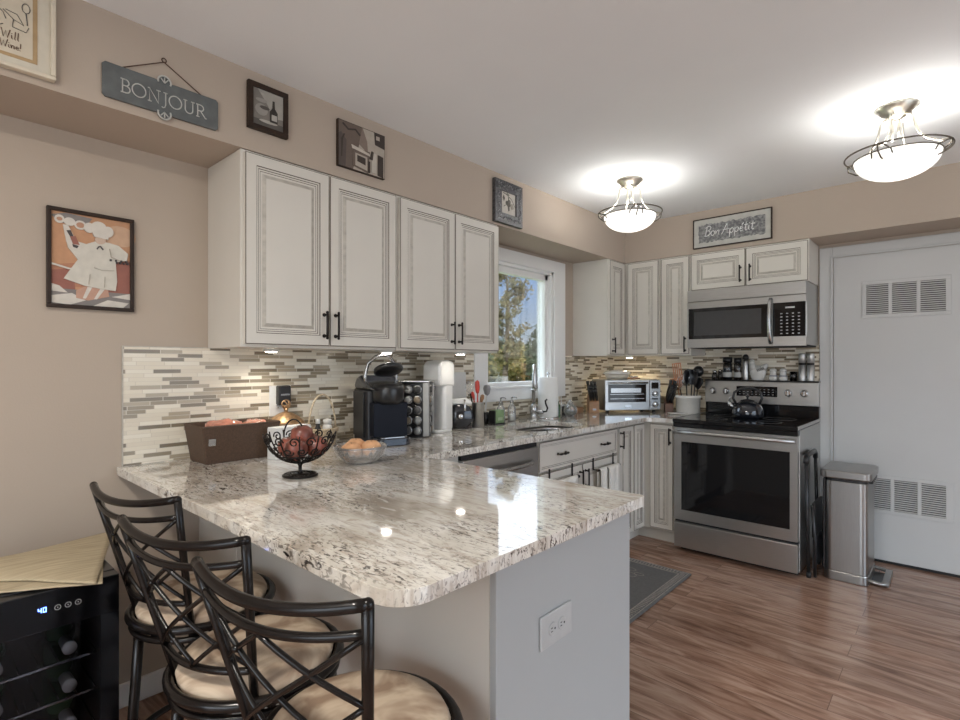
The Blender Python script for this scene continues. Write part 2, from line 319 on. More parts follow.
# ------------------------------------------------------------------ mesh builder
class B:
    def __init__(s): s.bm = bmesh.new()
    def box(s, x0, x1, y0, y1, z0, z1, mi=0, M=None, bev=0.0):
        r = bmesh.ops.create_cube(s.bm, size=1.0)
        T = Matrix.Translation(((x0+x1)/2, (y0+y1)/2, (z0+z1)/2)) @ Matrix.Diagonal((abs(x1-x0), abs(y1-y0), abs(z1-z0), 1))
        if M is not None: T = M @ T
        bmesh.ops.transform(s.bm, matrix=T, verts=r['verts'])
        fs = {f for v in r['verts'] for f in v.link_faces}
        for f in fs: f.material_index = mi
        if bev:
            es = {e for v in r['verts'] for e in v.link_edges}
            bmesh.ops.bevel(s.bm, geom=list(es), offset=bev, segments=2, profile=0.6, affect='EDGES')
        return s
    def lathe(s, prof, seg=32, c=(0, 0, 0), M=None, sx=1.0, sy=1.0, cap=True, mi=0):
        rings = []
        for r, z in prof:
            ring = []
            if r < 1e-6:
                p = Vector((c[0], c[1], c[2]+z))
                if M is not None: p = M @ p
                ring = [s.bm.verts.new(p)]
            else:
                for i in range(seg):
                    a = 2*PI*i/seg
                    p = Vector((c[0]+r*math.cos(a)*sx, c[1]+r*math.sin(a)*sy, c[2]+z))
                    if M is not None: p = M @ p
                    ring.append(s.bm.verts.new(p))
            rings.append(ring)
        for a, b2 in zip(rings, rings[1:]):
            if len(a) == 1 and len(b2) == 1: continue
            for i in range(seg):
                j = (i+1) % seg
                if len(a) == 1: f = s.bm.faces.new((a[0], b2[j], b2[i]))
                elif len(b2) == 1: f = s.bm.faces.new((a[i], a[j], b2[0]))
                else: f = s.bm.faces.new((a[i], a[j], b2[j], b2[i]))
                f.smooth = True; f.material_index = mi
        if cap:
            if len(rings[0]) > 1: s.bm.faces.new(list(reversed(rings[0]))).material_index = mi
            if len(rings[-1]) > 1: s.bm.faces.new(rings[-1]).material_index = mi
        return s
    def cyl(s, r, z0, z1, c=(0, 0), seg=24, r2=None, M=None, mi=0):
        return s.lathe([(r, z0), (r if r2 is None else r2, z1)], seg, (c[0], c[1], 0), M, mi=mi)
    def tube(s, pts, r, seg=8, closed=False, mi=0, rs=None):
        pts = [Vector(p) for p in pts]
        n = len(pts); rings = []
        up = None
        for i, p in enumerate(pts):
            if closed: t = pts[(i+1) % n]-pts[i-1]
            else: t = pts[min(i+1, n-1)]-pts[max(i-1, 0)]
            t.normalize()
            if up is None:
                up = Vector((0, 0, 1)) if abs(t.z) < 0.9 else Vector((1, 0, 0))
            u = (up-t*up.dot(t))
            if u.length < 1e-4: u = t.orthogonal()
            u.normalize(); up = u
            v = t.cross(u)
            rr = rs[i] if rs else r
            rings.append([s.bm.verts.new(p+u*rr*math.cos(2*PI*k/seg)+v*rr*math.sin(2*PI*k/seg)) for k in range(seg)])
        m = n if closed else n-1
        for i in range(m):
            a, b2 = rings[i], rings[(i+1) % n]
            for k in range(seg):
                f = s.bm.faces.new((a[k], a[(k+1) % seg], b2[(k+1) % seg], b2[k])); f.smooth = True; f.material_index = mi
        if not closed:
            s.bm.faces.new(list(reversed(rings[0]))).material_index = mi
            s.bm.faces.new(rings[-1]).material_index = mi
        return s
    def ball(s, c, r, sc=(1, 1, 1), u=16, v=10, lump=0.0, mi=0, M=None):
        q = bmesh.ops.create_uvsphere(s.bm, u_segments=u, v_segments=v, radius=r)
        T = Matrix.Translation(c) @ Matrix.Diagonal((sc[0], sc[1], sc[2], 1))
        if M is not None: T = M @ T
        if lump:
            for w in q['verts']:
                w.co *= 1+lump*noise.noise(w.co*(2.5/r)+Vector(c)*9)
        bmesh.ops.transform(s.bm, matrix=T, verts=q['verts'])
        for f in {f for w in q['verts'] for f in w.link_faces}: f.smooth = True; f.material_index = mi
        return s
    def prism(s, poly, t0, t1, plane='XZ', mi=0, M=None):
        # poly in plane, extruded along the remaining axis from t0 to t1
        def P(a, b2, t):
            if plane == 'XZ': p = Vector((a, t, b2))
            elif plane == 'XY': p = Vector((a, b2, t))
            else: p = Vector((t, a, b2))
            return M @ p if M is not None else p
        v0 = [s.bm.verts.new(P(a, b2, t0)) for a, b2 in poly]
        v1 = [s.bm.verts.new(P(a, b2, t1)) for a, b2 in poly]
        n = len(poly); fs = []
        fs.append(s.bm.faces.new(list(reversed(v0)))); fs.append(s.bm.faces.new(v1))
        for i in range(n):
            j = (i+1) % n
            fs.append(s.bm.faces.new((v0[i], v0[j], v1[j], v1[i])))
        for f in fs: f.material_index = mi
        return s
    def grid(s, fn, nu, nv, closed_u=False, mi=0):
        vs = [[s.bm.verts.new(fn(i/(nu if closed_u else nu-1), j/(nv-1))) for i in range(nu)] for j in range(nv)]
        for j in range(nv-1):
            for i in range(nu if closed_u else nu-1):
                k = (i+1) % nu
                f = s.bm.faces.new((vs[j][i], vs[j][k], vs[j+1][k], vs[j+1][i])); f.smooth = True; f.material_index = mi
        return s
    def obj(s, name, m, parent=None, loc=(0, 0, 0), rot=(0, 0, 0), bevel=0.0, smooth=False, recalc=True, solid=0.0, sub=0):
        if recalc: bmesh.ops.recalc_face_normals(s.bm, faces=s.bm.faces)
        me = bpy.data.meshes.new(name); s.bm.to_mesh(me); s.bm.free()
        for x in (m if isinstance(m, (list, tuple)) else [m]): me.materials.append(x)
        if smooth:
            for p in me.polygons: p.use_smooth = True
        o = bpy.data.objects.new(name, me); COL.objects.link(o)
        o.location = loc; o.rotation_euler = rot
        if parent is not None: o.parent = parent
        if solid:
            sm = o.modifiers.new('thickness', 'SOLIDIFY'); sm.thickness = solid; sm.offset = 0
        if bevel:
            bv = o.modifiers.new('edges', 'BEVEL'); bv.width = bevel; bv.segments = 2; bv.limit_method = 'ANGLE'; bv.angle_limit = 0.8
        if sub:
            sb = o.modifiers.new('round', 'SUBSURF'); sb.levels = sub; sb.render_levels = sub
        return o

def thing(name, label, cat, loc=(0, 0, 0), rz=0.0, group=None, kind=None):
    o = bpy.data.objects.new(name, None); COL.objects.link(o)
    o.empty_display_size = 0.05
    o.location = loc; o.rotation_euler = (0, 0, rz)
    if kind: o['kind'] = kind
    if label: o['label'] = label
    if cat: o['category'] = cat
    if group: o['group'] = group
    return o
def tag(o, label, cat, group=None):
    o['label'] = label; o['category'] = cat
    if group: o['group'] = group
    return o
def struct(o): o['kind'] = 'structure'; return o
def lab(o, label): o['label'] = label; return o
def copy_tree(o, parent=None):
    c = o.copy(); COL.objects.link(c)
    if parent is not None: c.parent = parent
    for ch in list(o.children): copy_tree(ch, c)
    return c
def arc(cx, cy, r, a0, a1, n=10):
    return [(cx+r*math.cos(math.radians(a0+(a1-a0)*i/n)), cy+r*math.sin(math.radians(a0+(a1-a0)*i/n))) for i in range(n+1)]

# ------------------------------------------------------------------ room shell
XR, YR, H = 5.0, -7.3, 2.44
SOF = 2.13
struct(B().box(-0.2, XR+0.2, YR-0.2, 0.2, -0.08, 0.0).obj('floor', M_floor))
struct(B().box(-0.2, XR+0.2, YR-0.2, 0.2, H, H+0.12).obj('ceiling', M_ceil))
WY0, WY1, WZ0, WZ1 = -1.69, -0.89, 1.13, 2.02
w = B()
w.box(-0.15, 0, YR, WY0, 0, H).box(-0.15, 0, WY1, 0.15, 0, H).box(-0.15, 0, WY0, WY1, 0, WZ0).box(-0.15, 0, WY0, WY1, WZ1, H)
struct(w.obj('wall_left', M_wall))
struct(B().box(0, XR+0.15, 0, 0.15, 0, H).obj('wall_back', M_wall))
w = B()
w.box(XR, XR+0.15, YR, -4.0, 0, H).box(XR, XR+0.15, -1.2, 0, 0, H).box(XR, XR+0.15, -4.0, -1.2, 0, 0.2).box(XR, XR+0.15, -4.0, -1.2, 2.2, H)
struct(w.obj('wall_right', M_wall))
w = B()
w.box(-0.15, 1.3, YR-0.15, YR, 0, H).box(4.5, XR+0.15, YR-0.15, YR, 0, H).box(1.3, 4.5, YR-0.15, YR, 0, 0.4).box(1.3, 4.5, YR-0.15, YR, 2.25, H)
struct(w.obj('wall_rear', M_wall))
# soffits (dropped bulkhead above the cabinets)
struct(B().box(0, 0.322, YR, 0, SOF, H).obj('trim_1', M_wall))
struct(B().box(0.322, XR, -0.322, 0, SOF, H).obj('trim_2', M_wall))
# baseboards
struct(B().box(0, 0.014, YR, -3.5, 0, 0.09).obj('baseboard_left', M_trim, bevel=0.004))
struct(B().box(2.75, XR, -0.014, 0, 0, 0.09).obj('baseboard_back', M_trim, bevel=0.004))

# kitchen window
wd = thing('window_1', None, None, (0, 0, 0), kind='structure')
w = B()
CY0, CY1, CZ0, CZ1 = -1.815, -0.742, 1.045, 2.106
w.box(0, 0.018, CY0, WY0+0.005, CZ0, CZ1).box(0, 0.018, WY1-0.005, CY1, CZ0, CZ1).box(0, 0.018, WY0, WY1, WZ1-0.005, CZ1)
w.box(0, 0.018, WY0, WY1, CZ0, WZ0)
w.obj('window_casing', M_trim, wd, bevel=0.005)
w = B()
w.box(-0.13, -0.002, WY0, WY0+0.028, WZ0, WZ1).box(-0.13, -0.002, WY1-0.028, WY1, WZ0, WZ1).box(-0.13, -0.002, WY0, WY1, WZ1-0.025, WZ1).box(-0.13, 0.035, WY0, WY1, WZ0, WZ0+0.016)
w.obj('window_jamb', M_trim, wd, bevel=0.003)
w = B()
s0, s1, t0, t1 = WY0+0.022, WY1-0.022, WZ0+0.012, WZ1-0.019
w.box(-0.085, -0.035, s0, s0+0.045, t0, t1).box(-0.085, -0.035, s1-0.042, s1, t0, t1).box(-0.085, -0.035, s0, s1, t0, t0+0.03).box(-0.085, -0.035, s0, s1, t1-0.05, t1)
w.obj('window_sash', M_trim, wd, bevel=0.004)
B().box(-0.063, -0.059, s0+0.04, s1-0.038, t0+0.025, t1-0.045).obj('window_pane', M_pane, wd)
# added windows, unseen behind and beside the camera, framing the fill lights
wd = thing('added_window_2', None, None, (0, 0, 0), kind='structure')
w = B()
for x in (1.3, 2.35, 3.4, 4.44): w.box(x, x+0.06, YR-0.12, YR+0.01, 0.4, 2.25)
w.box(1.3, 4.5, YR-0.12, YR+0.01, 0.4, 0.46).box(1.3, 4.5, YR-0.12, YR+0.01, 2.19, 2.25)
w.obj('window_frame', M_trim, wd)
wd = thing('added_window_3', None, None, (0, 0, 0), kind='structure')  # second added window, on the unseen right wall, for side fill
w = B()
for y in (-4.0, -2.63, -1.26): w.box(XR-0.01, XR+0.12, y, y+0.06, 0.2, 2.2)
w.box(XR-0.01, XR+0.12, -4.0, -1.2, 0.2, 0.26).box(XR-0.01, XR+0.12, -4.0, -1.2, 2.14, 2.2)
w.obj('window_frame', M_trim, wd)

# utility door on the back wall
dd = thing('door_1', None, None, (0, 0, 0), kind='structure')
w = B()
w.box(1.636, 1.712, -0.02, 0, 0, 2.106).box(2.62, 2.70, -0.02, 0, 0, 2.106).box(1.712, 2.62, -0.02, 0, 2.035, 2.106)
w.box(1.70, 1.716, -0.028, -0.018, 0, 2.04).box(1.70, 2.63, -0.028, -0.018, 2.03, 2.045)
w.obj('door_casing', M_door, dd, bevel=0.004)
B().box(1.718, 2.618, -0.014, -0.001, 0.018, 2.03).obj('door_panel', M_door, dd, bevel=0.002)
B().box(1.718, 2.618, -0.010, -0.001, 0.001, 0.017).obj('door_gap', M_blackmat, dd)

def vent(x0, x1, z0, z1, label, cells):
    v = thing('air_vent', label, 'air vent', ((x0+x1)/2, -0.015, (z0+z1)/2), 0, 'louvred air vents on the white door')
    W, Hh = (x1-x0)/2, (z1-z0)/2
    b = B()
    zi = Hh-0.024
    edges = [-W]+[q for c in cells for q in c]+[W]
    b.box(-W, W, -0.006, 0, zi, Hh).box(-W, W, -0.006, 0, -Hh, -zi)
    for i in range(0, len(edges), 2): b.box(edges[i], edges[i+1], -0.006, 0, -zi, zi)
    b.obj('frame', M_door, v, bevel=0.002)
    B().box(-W+0.01, W-0.01, -0.0008, 0.0, -zi, zi).obj('backing', M_blackmat, v)
    for c in cells:
        n = 15
        for i in range(n):
            z = -zi+(i+0.5)*2*zi/n
            b = B(); T = Matrix.Translation(((c[0]+c[1])/2, -0.0045, z)) @ Matrix.Rotation(0.5, 4, 'X')
            b.box(-(c[1]-c[0])/2, (c[1]-c[0])/2, -0.003, 0.003, -0.0032, 0.0032, M=T)
            b.obj('louvre', M_door, v)
vent(1.878, 2.324, 1.605, 1.85, 'upper white three-section louvred vent high on the white utility door', [(-0.20, -0.083), (-0.063, 0.058), (0.078, 0.197)])
vent(1.880, 2.338, 0.325, 0.575, 'lower white three-section louvred vent near the floor behind the trash can', [(-0.195, -0.08), (-0.06, 0.055), (0.075, 0.19)])

# backsplash mosaic
struct(B().box(0.0, 0.008, -3.771, CY0, 0.914, 1.367).box(0.0, 0.008, CY0, CY1, 0.914, CZ0).box(0.0, 0.008, CY1, 0, 0.914, 1.367).obj('trim_3', M_mosY))
struct(B().box(0.008, 1.634, -0.008, 0, 0.914, 1.44).obj('trim_4', M_mosX))
struct(B().box(0.0, 0.010, -3.775, -3.771, 0.914, 1.371).box(0.0, 0.010, -3.771, -3.47, 1.367, 1.371).obj('trim_5', M_softglaze))

# ------------------------------------------------------------------ cabinets
def door_mesh(b, x0, x1, z0, z1, y, th=0.02, panel=True, rail=0.043):
    # raised-panel front facing -Y; materials: 0 paint, 1 dark glaze, 2 soft glaze
    prof = [(0.0, 0.0, 0), (0.0, -th+0.0015, 0), (0.0030, -th, 1), (rail, -th, 0), (rail+0.0026, -th+0.003, 1), (rail+0.0085, -th+0.0035, 0), (rail+0.0108, -th+0.0055, 1),
            (rail+0.0165, -th+0.006, 0), (rail+0.0184, -th+0.0075, 1), (rail+0.026, -th+0.008, 0), (rail+0.040, -th+0.003, 2), (rail+0.042, -th+0.003, 0)]
    if not panel:
        prof = prof[:3]+[(0.018, -th, 0), (0.0198, -th+0.002, 1), (0.026, -th+0.002, 0), (0.0275, -th+0.004, 1)]
    rings = []
    for ins, yy, mi in prof:
        ins = min(ins, (x1-x0)/2-0.004, (z1-z0)/2-0.004)
        rings.append([b.bm.verts.new((px, y+yy, pz)) for px, pz in ((x0+ins, z0+ins), (x1-ins, z0+ins), (x1-ins, z1-ins), (x0+ins, z1-ins))])
    for i in range(len(rings)-1):
        for k in range(4):
            f = b.bm.faces.new((rings[i][k], rings[i][(k+1) % 4], rings[i+1][(k+1) % 4], rings[i+1][k])); f.material_index = prof[i+1][2]
    b.bm.faces.new(rings[-1])
    b.bm.faces.new(list(reversed(rings[0])))
CABM = [M_cab, M_glaze, M_softglaze]
def handle_mesh(vertical=True, L=0.11, fancy=False):
    b = B(); h = L/2
    d = (0, 0, 1) if vertical else (1, 0, 0)
    def P(t, y): return (d[0]*t, y, d[2]*t)
    if fancy:
        pts = [P(-h+2*h*i/16, -0.024-0.004*math.cos(PI*(i/8-1))) for i in range(17)]
        b.tube(pts, 0.005, 8, rs=[0.0035+0.004*abs(math.sin(3*PI*i/16)) for i in range(17)])
    else:
        b.tube([P(-h, -0.026), P(-h*0.5, -0.027), P(h*0.5, -0.027), P(h, -0.026)], 0.005, 8)
        b.ball(P(-h, -0.026), 0.0062, u=8, v=6); b.ball(P(h, -0.026), 0.0062, u=8, v=6)
    for t in (-h*0.82, h*0.82):
        b.tube([P(t, 0.0), P(t, -0.025)], 0.0048, 8)
        b.tube([P(t, 0.0), P(t, -0.004)], 0.008, 8)
    return b
def add_door(cab, x0, x1, z0, z1, y, handle=None, name='door', panel=True, hv=True, fancy=False, L=0.11, rail=0.043):
    b = B(); cx, cz = (x0+x1)/2, (z0+z1)/2
    door_mesh(b, x0-cx, x1-cx, z0-cz, z1-cz, 0.0, panel=panel, rail=rail)
    o = b.obj(name, CABM, cab, (cx, y, cz))
    for hp in (handle or []):
        handle_mesh(hv, L, fancy).obj('handle', M_bronze, o, (hp[0]-cx, -0.02, hp[1]-cz))
    return o
def cabinet(label, side, p0, width, z0, z1, depth, doors, cat='wall cabinet', group='wall cabinets', face=True):
    # side 'L': against left wall facing +x, p0 = world y start; side 'B': back wall facing -y, p0 = world x start
    loc, rz = ((0.001, p0, 0), PI/2) if side == 'L' else ((p0, -0.001, 0), 0)
    c = thing('wall_cabinet' if z0 > 1 else 'base_cabinet', label, cat, (loc[0], loc[1], z0), rz, group)
    b = B(); hgt = z1-z0
    b.box(0.0015, width-0.0015, -depth, 0, 0, hgt)
    b.obj('body', M_cab, c, bevel=0.0015)
    for d in doors:
        add_door(c, d[0], d[1], d[2]-z0, d[3]-z0, -depth-0.0005, handle=[(hx, hz-z0) for hx, hz in d[4]])
    return c
UZ0, UZ1, UD = 1.367, 2.128, 0.315
def two_door(label, y0, y1, seam, end_rail=True):
    w = y1-y0; s = seam-y0
    return cabinet(label, 'L', y0, w, UZ0, UZ1, UD,
        [(0.012, s-0.0025, UZ0+0.012, UZ1-0.012, [(s-0.028, 1.467)]), (s+0.0025, w-0.012, UZ0+0.012, UZ1-0.012, [(s+0.028, 1.467)])])
two_door('cream wall cabinet at the left end, its plain side facing the chef picture', -3.465, -2.711, -3.088)
two_door('cream wall cabinet next to the kitchen window, above the white drink machine', -2.709, -1.940, -2.318)
cabinet('narrow cream wall cabinet on the far side of the window, with wide plain side panel', 'L', -0.608, 0.268, UZ0, UZ1, UD,
        [(0.010, 0.25, UZ0+0.012, UZ1-0.012, [(0.045, 1.45)])])
cabinet('cream corner wall cabinet above the toaster oven, no handle on its door', 'B', 0.002, 0.618, UZ0, UZ1, UD,
        [(0.350, 0.606, UZ0+0.012, UZ1-0.012, [])])
cabinet('slim cream wall cabinet left of the microwave, above the utensil crock', 'B', 0.622, 0.236, UZ0, UZ1, UD,
        [(0.012, 0.226, UZ0+0.012, UZ1-0.012, [(0.20, 1.45)])])
cabinet('short two-door cream wall cabinet directly above the microwave', 'B', 0.860, 0.770, 1.848, UZ1, UD,
        [(0.006, 0.381, 1.853, UZ1-0.012, [(0.352, 1.94)]), (0.387, 0.764, 1.853, UZ1-0.012, [(0.416, 1.94)])])

# base run against the left wall
BD = 0.628
c = thing('sink_cabinet', 'cream base cabinet under the sink with a wide false drawer front and hanging towels', 'base cabinet', (0.001, -1.986, 0), PI/2, 'base cabinets')
b = B(); w_ = 0.914
b.box(0.001, w_-0.001, -BD, -BD+0.03, 0.10, 0.883).box(0.001, 0.02, -BD, 0, 0.10, 0.883).box(w_-0.02, w_-0.001, -BD, 0, 0.10, 0.883).box(0.001, w_-0.001, -BD, 0, 0.10, 0.12).box(0.001, w_-0.001, -0.01, 0, 0.1, 0.883)
b.obj('body', M_cab, c, bevel=0.0015)
B().box(0.001, w_-0.001, -BD+0.07, -BD+0.09, 0.0, 0.10).obj('toe_kick', M_cab, c)
add_door(c, 0.010, w_-0.010, 0.700, 0.866, -BD-0.0005, [(0.228, 0.785), (0.725, 0.785)], name='drawer_front', panel=False, hv=False, fancy=True, L=0.10)
add_door(c, 0.010, 0.453, 0.115, 0.690, -BD-0.0005, [(0.425, 0.60)])
add_door(c, 0.461, w_-0.010, 0.115, 0.690, -BD-0.0005, [(0.490, 0.60)])

def base(label, y0, wdt, doors):
    c = thing('base_cabinet', label, 'base cabinet', (0.001, y0, 0), PI/2, 'base cabinets')
    B().box(0.001, wdt-0.001, -BD, 0, 0.10, 0.883).obj('body', M_cab, c, bevel=0.0015)
    B().box(0.001, wdt-0.001, -BD+0.07, -0.1, 0.0, 0.10).obj('toe_kick', M_cab, c)
    for d in doors: add_door(c, *d, -BD-0.0005, handle=d_handles.get(d, []), rail=0.034)
    return c
d_handles = {}
k1 = (0.012, 0.222, 0.115, 0.866); d_handles[k1] = [(0.032, 0.785)]
base('narrow full-height cream base cabinet right of the sink cabinet', -1.070, 0.232, [k1])
# corner cabinet: one L-shaped carcass with a front on each run
c = thing('corner_base_cabinet', 'cream corner base cabinet beside the range, its two fronts meeting at a right angle', 'base cabinet', (0.001, -0.001, 0), 0, 'base cabinets')
w = B()
w.prism([(0, -0.835), (BD, -0.835), (BD, -BD), (0.862, -BD), (0.862, 0), (0, 0)], 0.10, 0.883, 'XY')
w.obj('body', M_cab, c)
B().prism([(0, -0.835), (BD-0.08, -0.835), (BD-0.08, -BD+0.08), (0.862, -BD+0.08), (0.862, 0), (0, 0)], 0.0, 0.10, 'XY').obj('toe_kick', M_cab, c)
add_door(c, 0.682, 0.852, 0.115, 0.866, -BD-0.0005, [(0.834, 0.785)], rail=0.034)
b = B(); door_mesh(b, -0.084, 0.078, -0.3755, 0.3755, 0.0, rail=0.034)
o = b.obj('door', CABM, c, (BD+0.0005, -0.745, 0.4905), (0, 0, PI/2))
lab(o, 'blank front panel without handle')

# ------------------------------------------------------------------ dishwasher
c = thing('dishwasher', 'stainless steel dishwasher with bar handle under the counter beside the peninsula', 'dishwasher', (0.001, -2.590, 0), PI/2)
B().box(0.003, 0.598, -0.60, 0, 0.02, 0.872).obj('body', M_blackmat, c)
B().box(0.004, 0.597, -0.652, -0.601, 0.115, 0.850).obj('door', M_steel_h, c, bevel=0.004)
B().box(0.004, 0.597, -0.640, -0.601, 0.8505, 0.871).obj('control_strip', M_blackmat, c)
b = B(); pts = [(0.05+0.495*i/12, -0.652-0.042*math.sin(PI*min(1, max(0, i/12)))**0.35 if 0 < i < 12 else -0.652, 0.775) for i in range(13)]
b.tube(pts, 0.012, 12)
b.obj('handle', M_steel, c)
B().box(0.003, 0.598, -0.58, -0.55, 0.0, 0.11).obj('toe_kick', M_blackmat, c)
# filler between dishwasher and peninsula
tag(B().box(0.001, 0.628, -2.895, -2.593, 0.0, 0.883).obj('corner_filler_panel', M_cab), 'cream filler carcass in the counter corner between dishwasher and peninsula', 'filler panel')

# ------------------------------------------------------------------ peninsula
c = thing('peninsula_base', 'off-white peninsula base with plain end panel under the granite overhang', 'peninsula', (0, 0, 0))
B().box(0.001, 1.612, -3.492, -2.90, 0.0, 0.883).obj('body', M_cab, c)
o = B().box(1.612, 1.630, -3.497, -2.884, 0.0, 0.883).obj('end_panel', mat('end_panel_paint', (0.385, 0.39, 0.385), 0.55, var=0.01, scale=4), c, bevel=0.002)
b = B()
b.box(0.001, 1.612, -3.499, -3.492, 0, 0.883)
b.obj('knee_panel', mat('knee_panel_paint', (0.60, 0.56, 0.50), 0.6, var=0.015, scale=4), c)
b = B()
for x in (0.33,): b.box(x, x+0.05, -3.506, -3.499, 0, 0.883)
b.obj('batten', MATS['knee_panel_paint'], c, bevel=0.002)
B().box(0.001, 1.612, -3.512, -3.4995, 0, 0.10).obj('baseboard_strip', M_trim, c, bevel=0.003)

def outlet(label, loc, rx, rz, landscape, plug=False, pm=None):
    pm = pm or M_white
    o = thing('wall_outlet', label, 'electrical outlet', loc, rz)
    a, h = (0.066, 0.040) if landscape else (0.040, 0.070)
    B().box(-a, a, -0.006, 0, -h, h).obj('cover_plate', pm, o, bevel=0.003)
    for s in (-1, 1):
        p = (s*0.020, 0) if landscape else (0, s*0.022)
        b = B(); b.lathe([(0.016, 0), (0.016, 0.002), (0.014, 0.003)], 20, M=Matrix.Translation((p[0], -0.006, p[1])) @ Matrix.Rotation(PI/2, 4, 'X'))
        k = b.obj('socket', pm, o)
        b = B()
        q = ((-0.006, 0.004), (-0.006, -0.004)) if landscape else ((-0.005, 0.003), (0.005, 0.003))
        for dx, dz in q: b.box(p[0]+dx-(0.0035 if landscape else 0.0010), p[0]+dx+(0.0035 if landscape else 0.0010), -0.0094, -0.0085, p[1]+dz-(0.001 if landscape else 0.0035), p[1]+dz+(0.001 if landscape else 0.0035))
        b.lathe([(0.0028, 0), (0.0028, 0.0006)], 10, M=Matrix.Translation((p[0]+(0.007 if landscape else 0), -0.0088, p[1]-(0 if landscape else 0.008))) @ Matrix.Rotation(PI/2, 4, 'X'))
        b.obj('slots', M_blackmat, k)
    return o
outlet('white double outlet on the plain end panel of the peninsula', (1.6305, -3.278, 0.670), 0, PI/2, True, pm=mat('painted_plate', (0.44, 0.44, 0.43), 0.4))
outlet('white outlet on the mosaic backsplash behind the golden lidded dish', (0.0085, -3.160, 1.130), 0, PI/2, False)
o = thing('plug_in_adapter', 'black plug-in device in the backsplash outlet', 'plug adapter', (0.0175, -3.143, 1.150), PI/2)
B().box(-0.030, 0.030, -0.034, 0.0, -0.038, 0.052).obj('housing', M_black, o, bevel=0.006)
B().box(-0.022, 0.022, -0.0352, -0.0342, 0.006, 0.014).obj('indicator_strip', M_steel, o)

# ------------------------------------------------------------------ granite worktop
def worktop():
    CT, TH, E = 0.914, 0.030, 0.682
    outer = []
    outer += [(0.009, -3.792)]
    outer += arc(1.667-0.075, -3.792+0.075, 0.075, -90, 0, 10)
    outer += arc(1.672-0.014, -2.866-0.014, 0.014, 0, 90, 4)
    outer += arc(E+0.02, -2.868+0.02, 0.02, 270, 180, 4)
    outer += arc(E+0.02, -0.668-0.02, 0.02, 180, 90, 5) if False else [(E, -0.75), (E+0.008, -0.71), (E+0.03, -0.682), (E+0.07, -0.672)]
    outer += [(0.8665, -0.672), (0.8665, -0.009), (0.009, -0.009)]
    bm = bmesh.new()
    vs = [bm.verts.new((x, y, CT)) for x, y in outer]
    es = [bm.edges.new((vs[i], vs[(i+1) % len(vs)])) for i in range(len(vs))]
    hole = []
    for i in range(36):
        a = 2*PI*i/36; ca, sa = math.cos(a), math.sin(a)
        hole.append((0.437+0.170*math.copysign(abs(ca)**0.62, ca), -1.635+0.285*math.copysign(abs(sa)**0.62, sa)))
    hv = [bm.verts.new((x, y, CT)) for x, y in hole]
    es += [bm.edges.new((hv[i], hv[(i+1) % 36])) for i in range(36)]
    bmesh.ops.triangle_fill(bm, use_beauty=True, use_dissolve=False, edges=es)
    r = bmesh.ops.extrude_face_region(bm, geom=list(bm.faces))
    bmesh.ops.translate(bm, verts=[v for v in r['geom'] if isinstance(v, bmesh.types.BMVert)], vec=(0, 0, -TH))
    bb = B(); bb.bm.free(); bb.bm = bm
    o = bb.obj('granite_worktop', M_granite, bevel=0.009)
    o.modifiers['edges'].segments = 3
    tag(o, 'polished cream and brown speckled granite worktop running from peninsula to range', 'countertop')
    return hole
HOLE = worktop()

# sink
c = thing('sink', 'undermounted stainless steel sink basin below the window', 'sink', (0.437, -1.635, 0.700))
def sinkfn(u, v):
    a = 2*PI*u; ca, sa = math.cos(a), math.sin(a)
    k = 1.03 if v < 0.66 else 1.03*(1-(v-0.66)/0.34)
    z = 0.1775-0.17*min(1, v/0.66) - (0.0 if v < 0.66 else 0.004*(v-0.66))
    e_ = 0.62 if v < 0.7 else 0.8
    return Vector((0.170*k*math.copysign(abs(ca)**e_, ca), 0.285*k*math.copysign(abs(sa)**e_, sa), z))
B().grid(sinkfn, 48, 16, True).obj('basin', M_steel, c, solid=0.002)
B().lathe([(0.0, 0.012), (0.03, 0.012), (0.042, 0.016), (0.045, 0.014)], 24).obj('drain', M_chrome, c)

# faucet
c = thing('faucet', 'brushed nickel gooseneck kitchen faucet behind the sink', 'faucet', (0.165, -1.372, 0.914), math.radians(-50))
B().lathe([(0.033, 0), (0.033, 0.006), (0.027, 0.012), (0.025, 0.05), (0.029, 0.06), (0.029, 0.088), (0.021, 0.10), (0.016, 0.11)], 24).obj('body', M_steel, c)
pts = [(0, 0, 0.10), (0, 0, 0.30)]+[(0.055-0.055*math.cos(math.radians(a)), 0, 0.32+0.055*math.sin(math.radians(a))) for a in range(0, 181, 15)]
b = B(); b.tube(pts, 0.0125, 14); b.obj('spout', M_steel, c)
b = B(); b.lathe([(0.013, 0.33), (0.015, 0.32), (0.018, 0.26), (0.021, 0.225), (0.016, 0.22)], 20, (0.11, 0, 0)); b.obj('spray_head', M_steel, c)
B().lathe([(0.014, 0.20), (0.021, 0.204), (0.021, 0.212), (0.014, 0.216)], 20).obj('collar', M_steel, c)
b = B(); b.tube([(0.01, 0.0, 0.055), (0.030, 0.045, 0.055), (0.036, 0.062, 0.058)], 0.015, 12); k = b.obj('valve', M_steel, c)
b = B(); b.tube([(0.036, 0.06, 0.058), (0.040, 0.085, 0.062), (0.040, 0.092, 0.085), (0.036, 0.080, 0.115), (0.036, 0.078, 0.135), (0.036, 0.090, 0.145)], 0.006, 10); b.obj('lever', M_bronze, k)

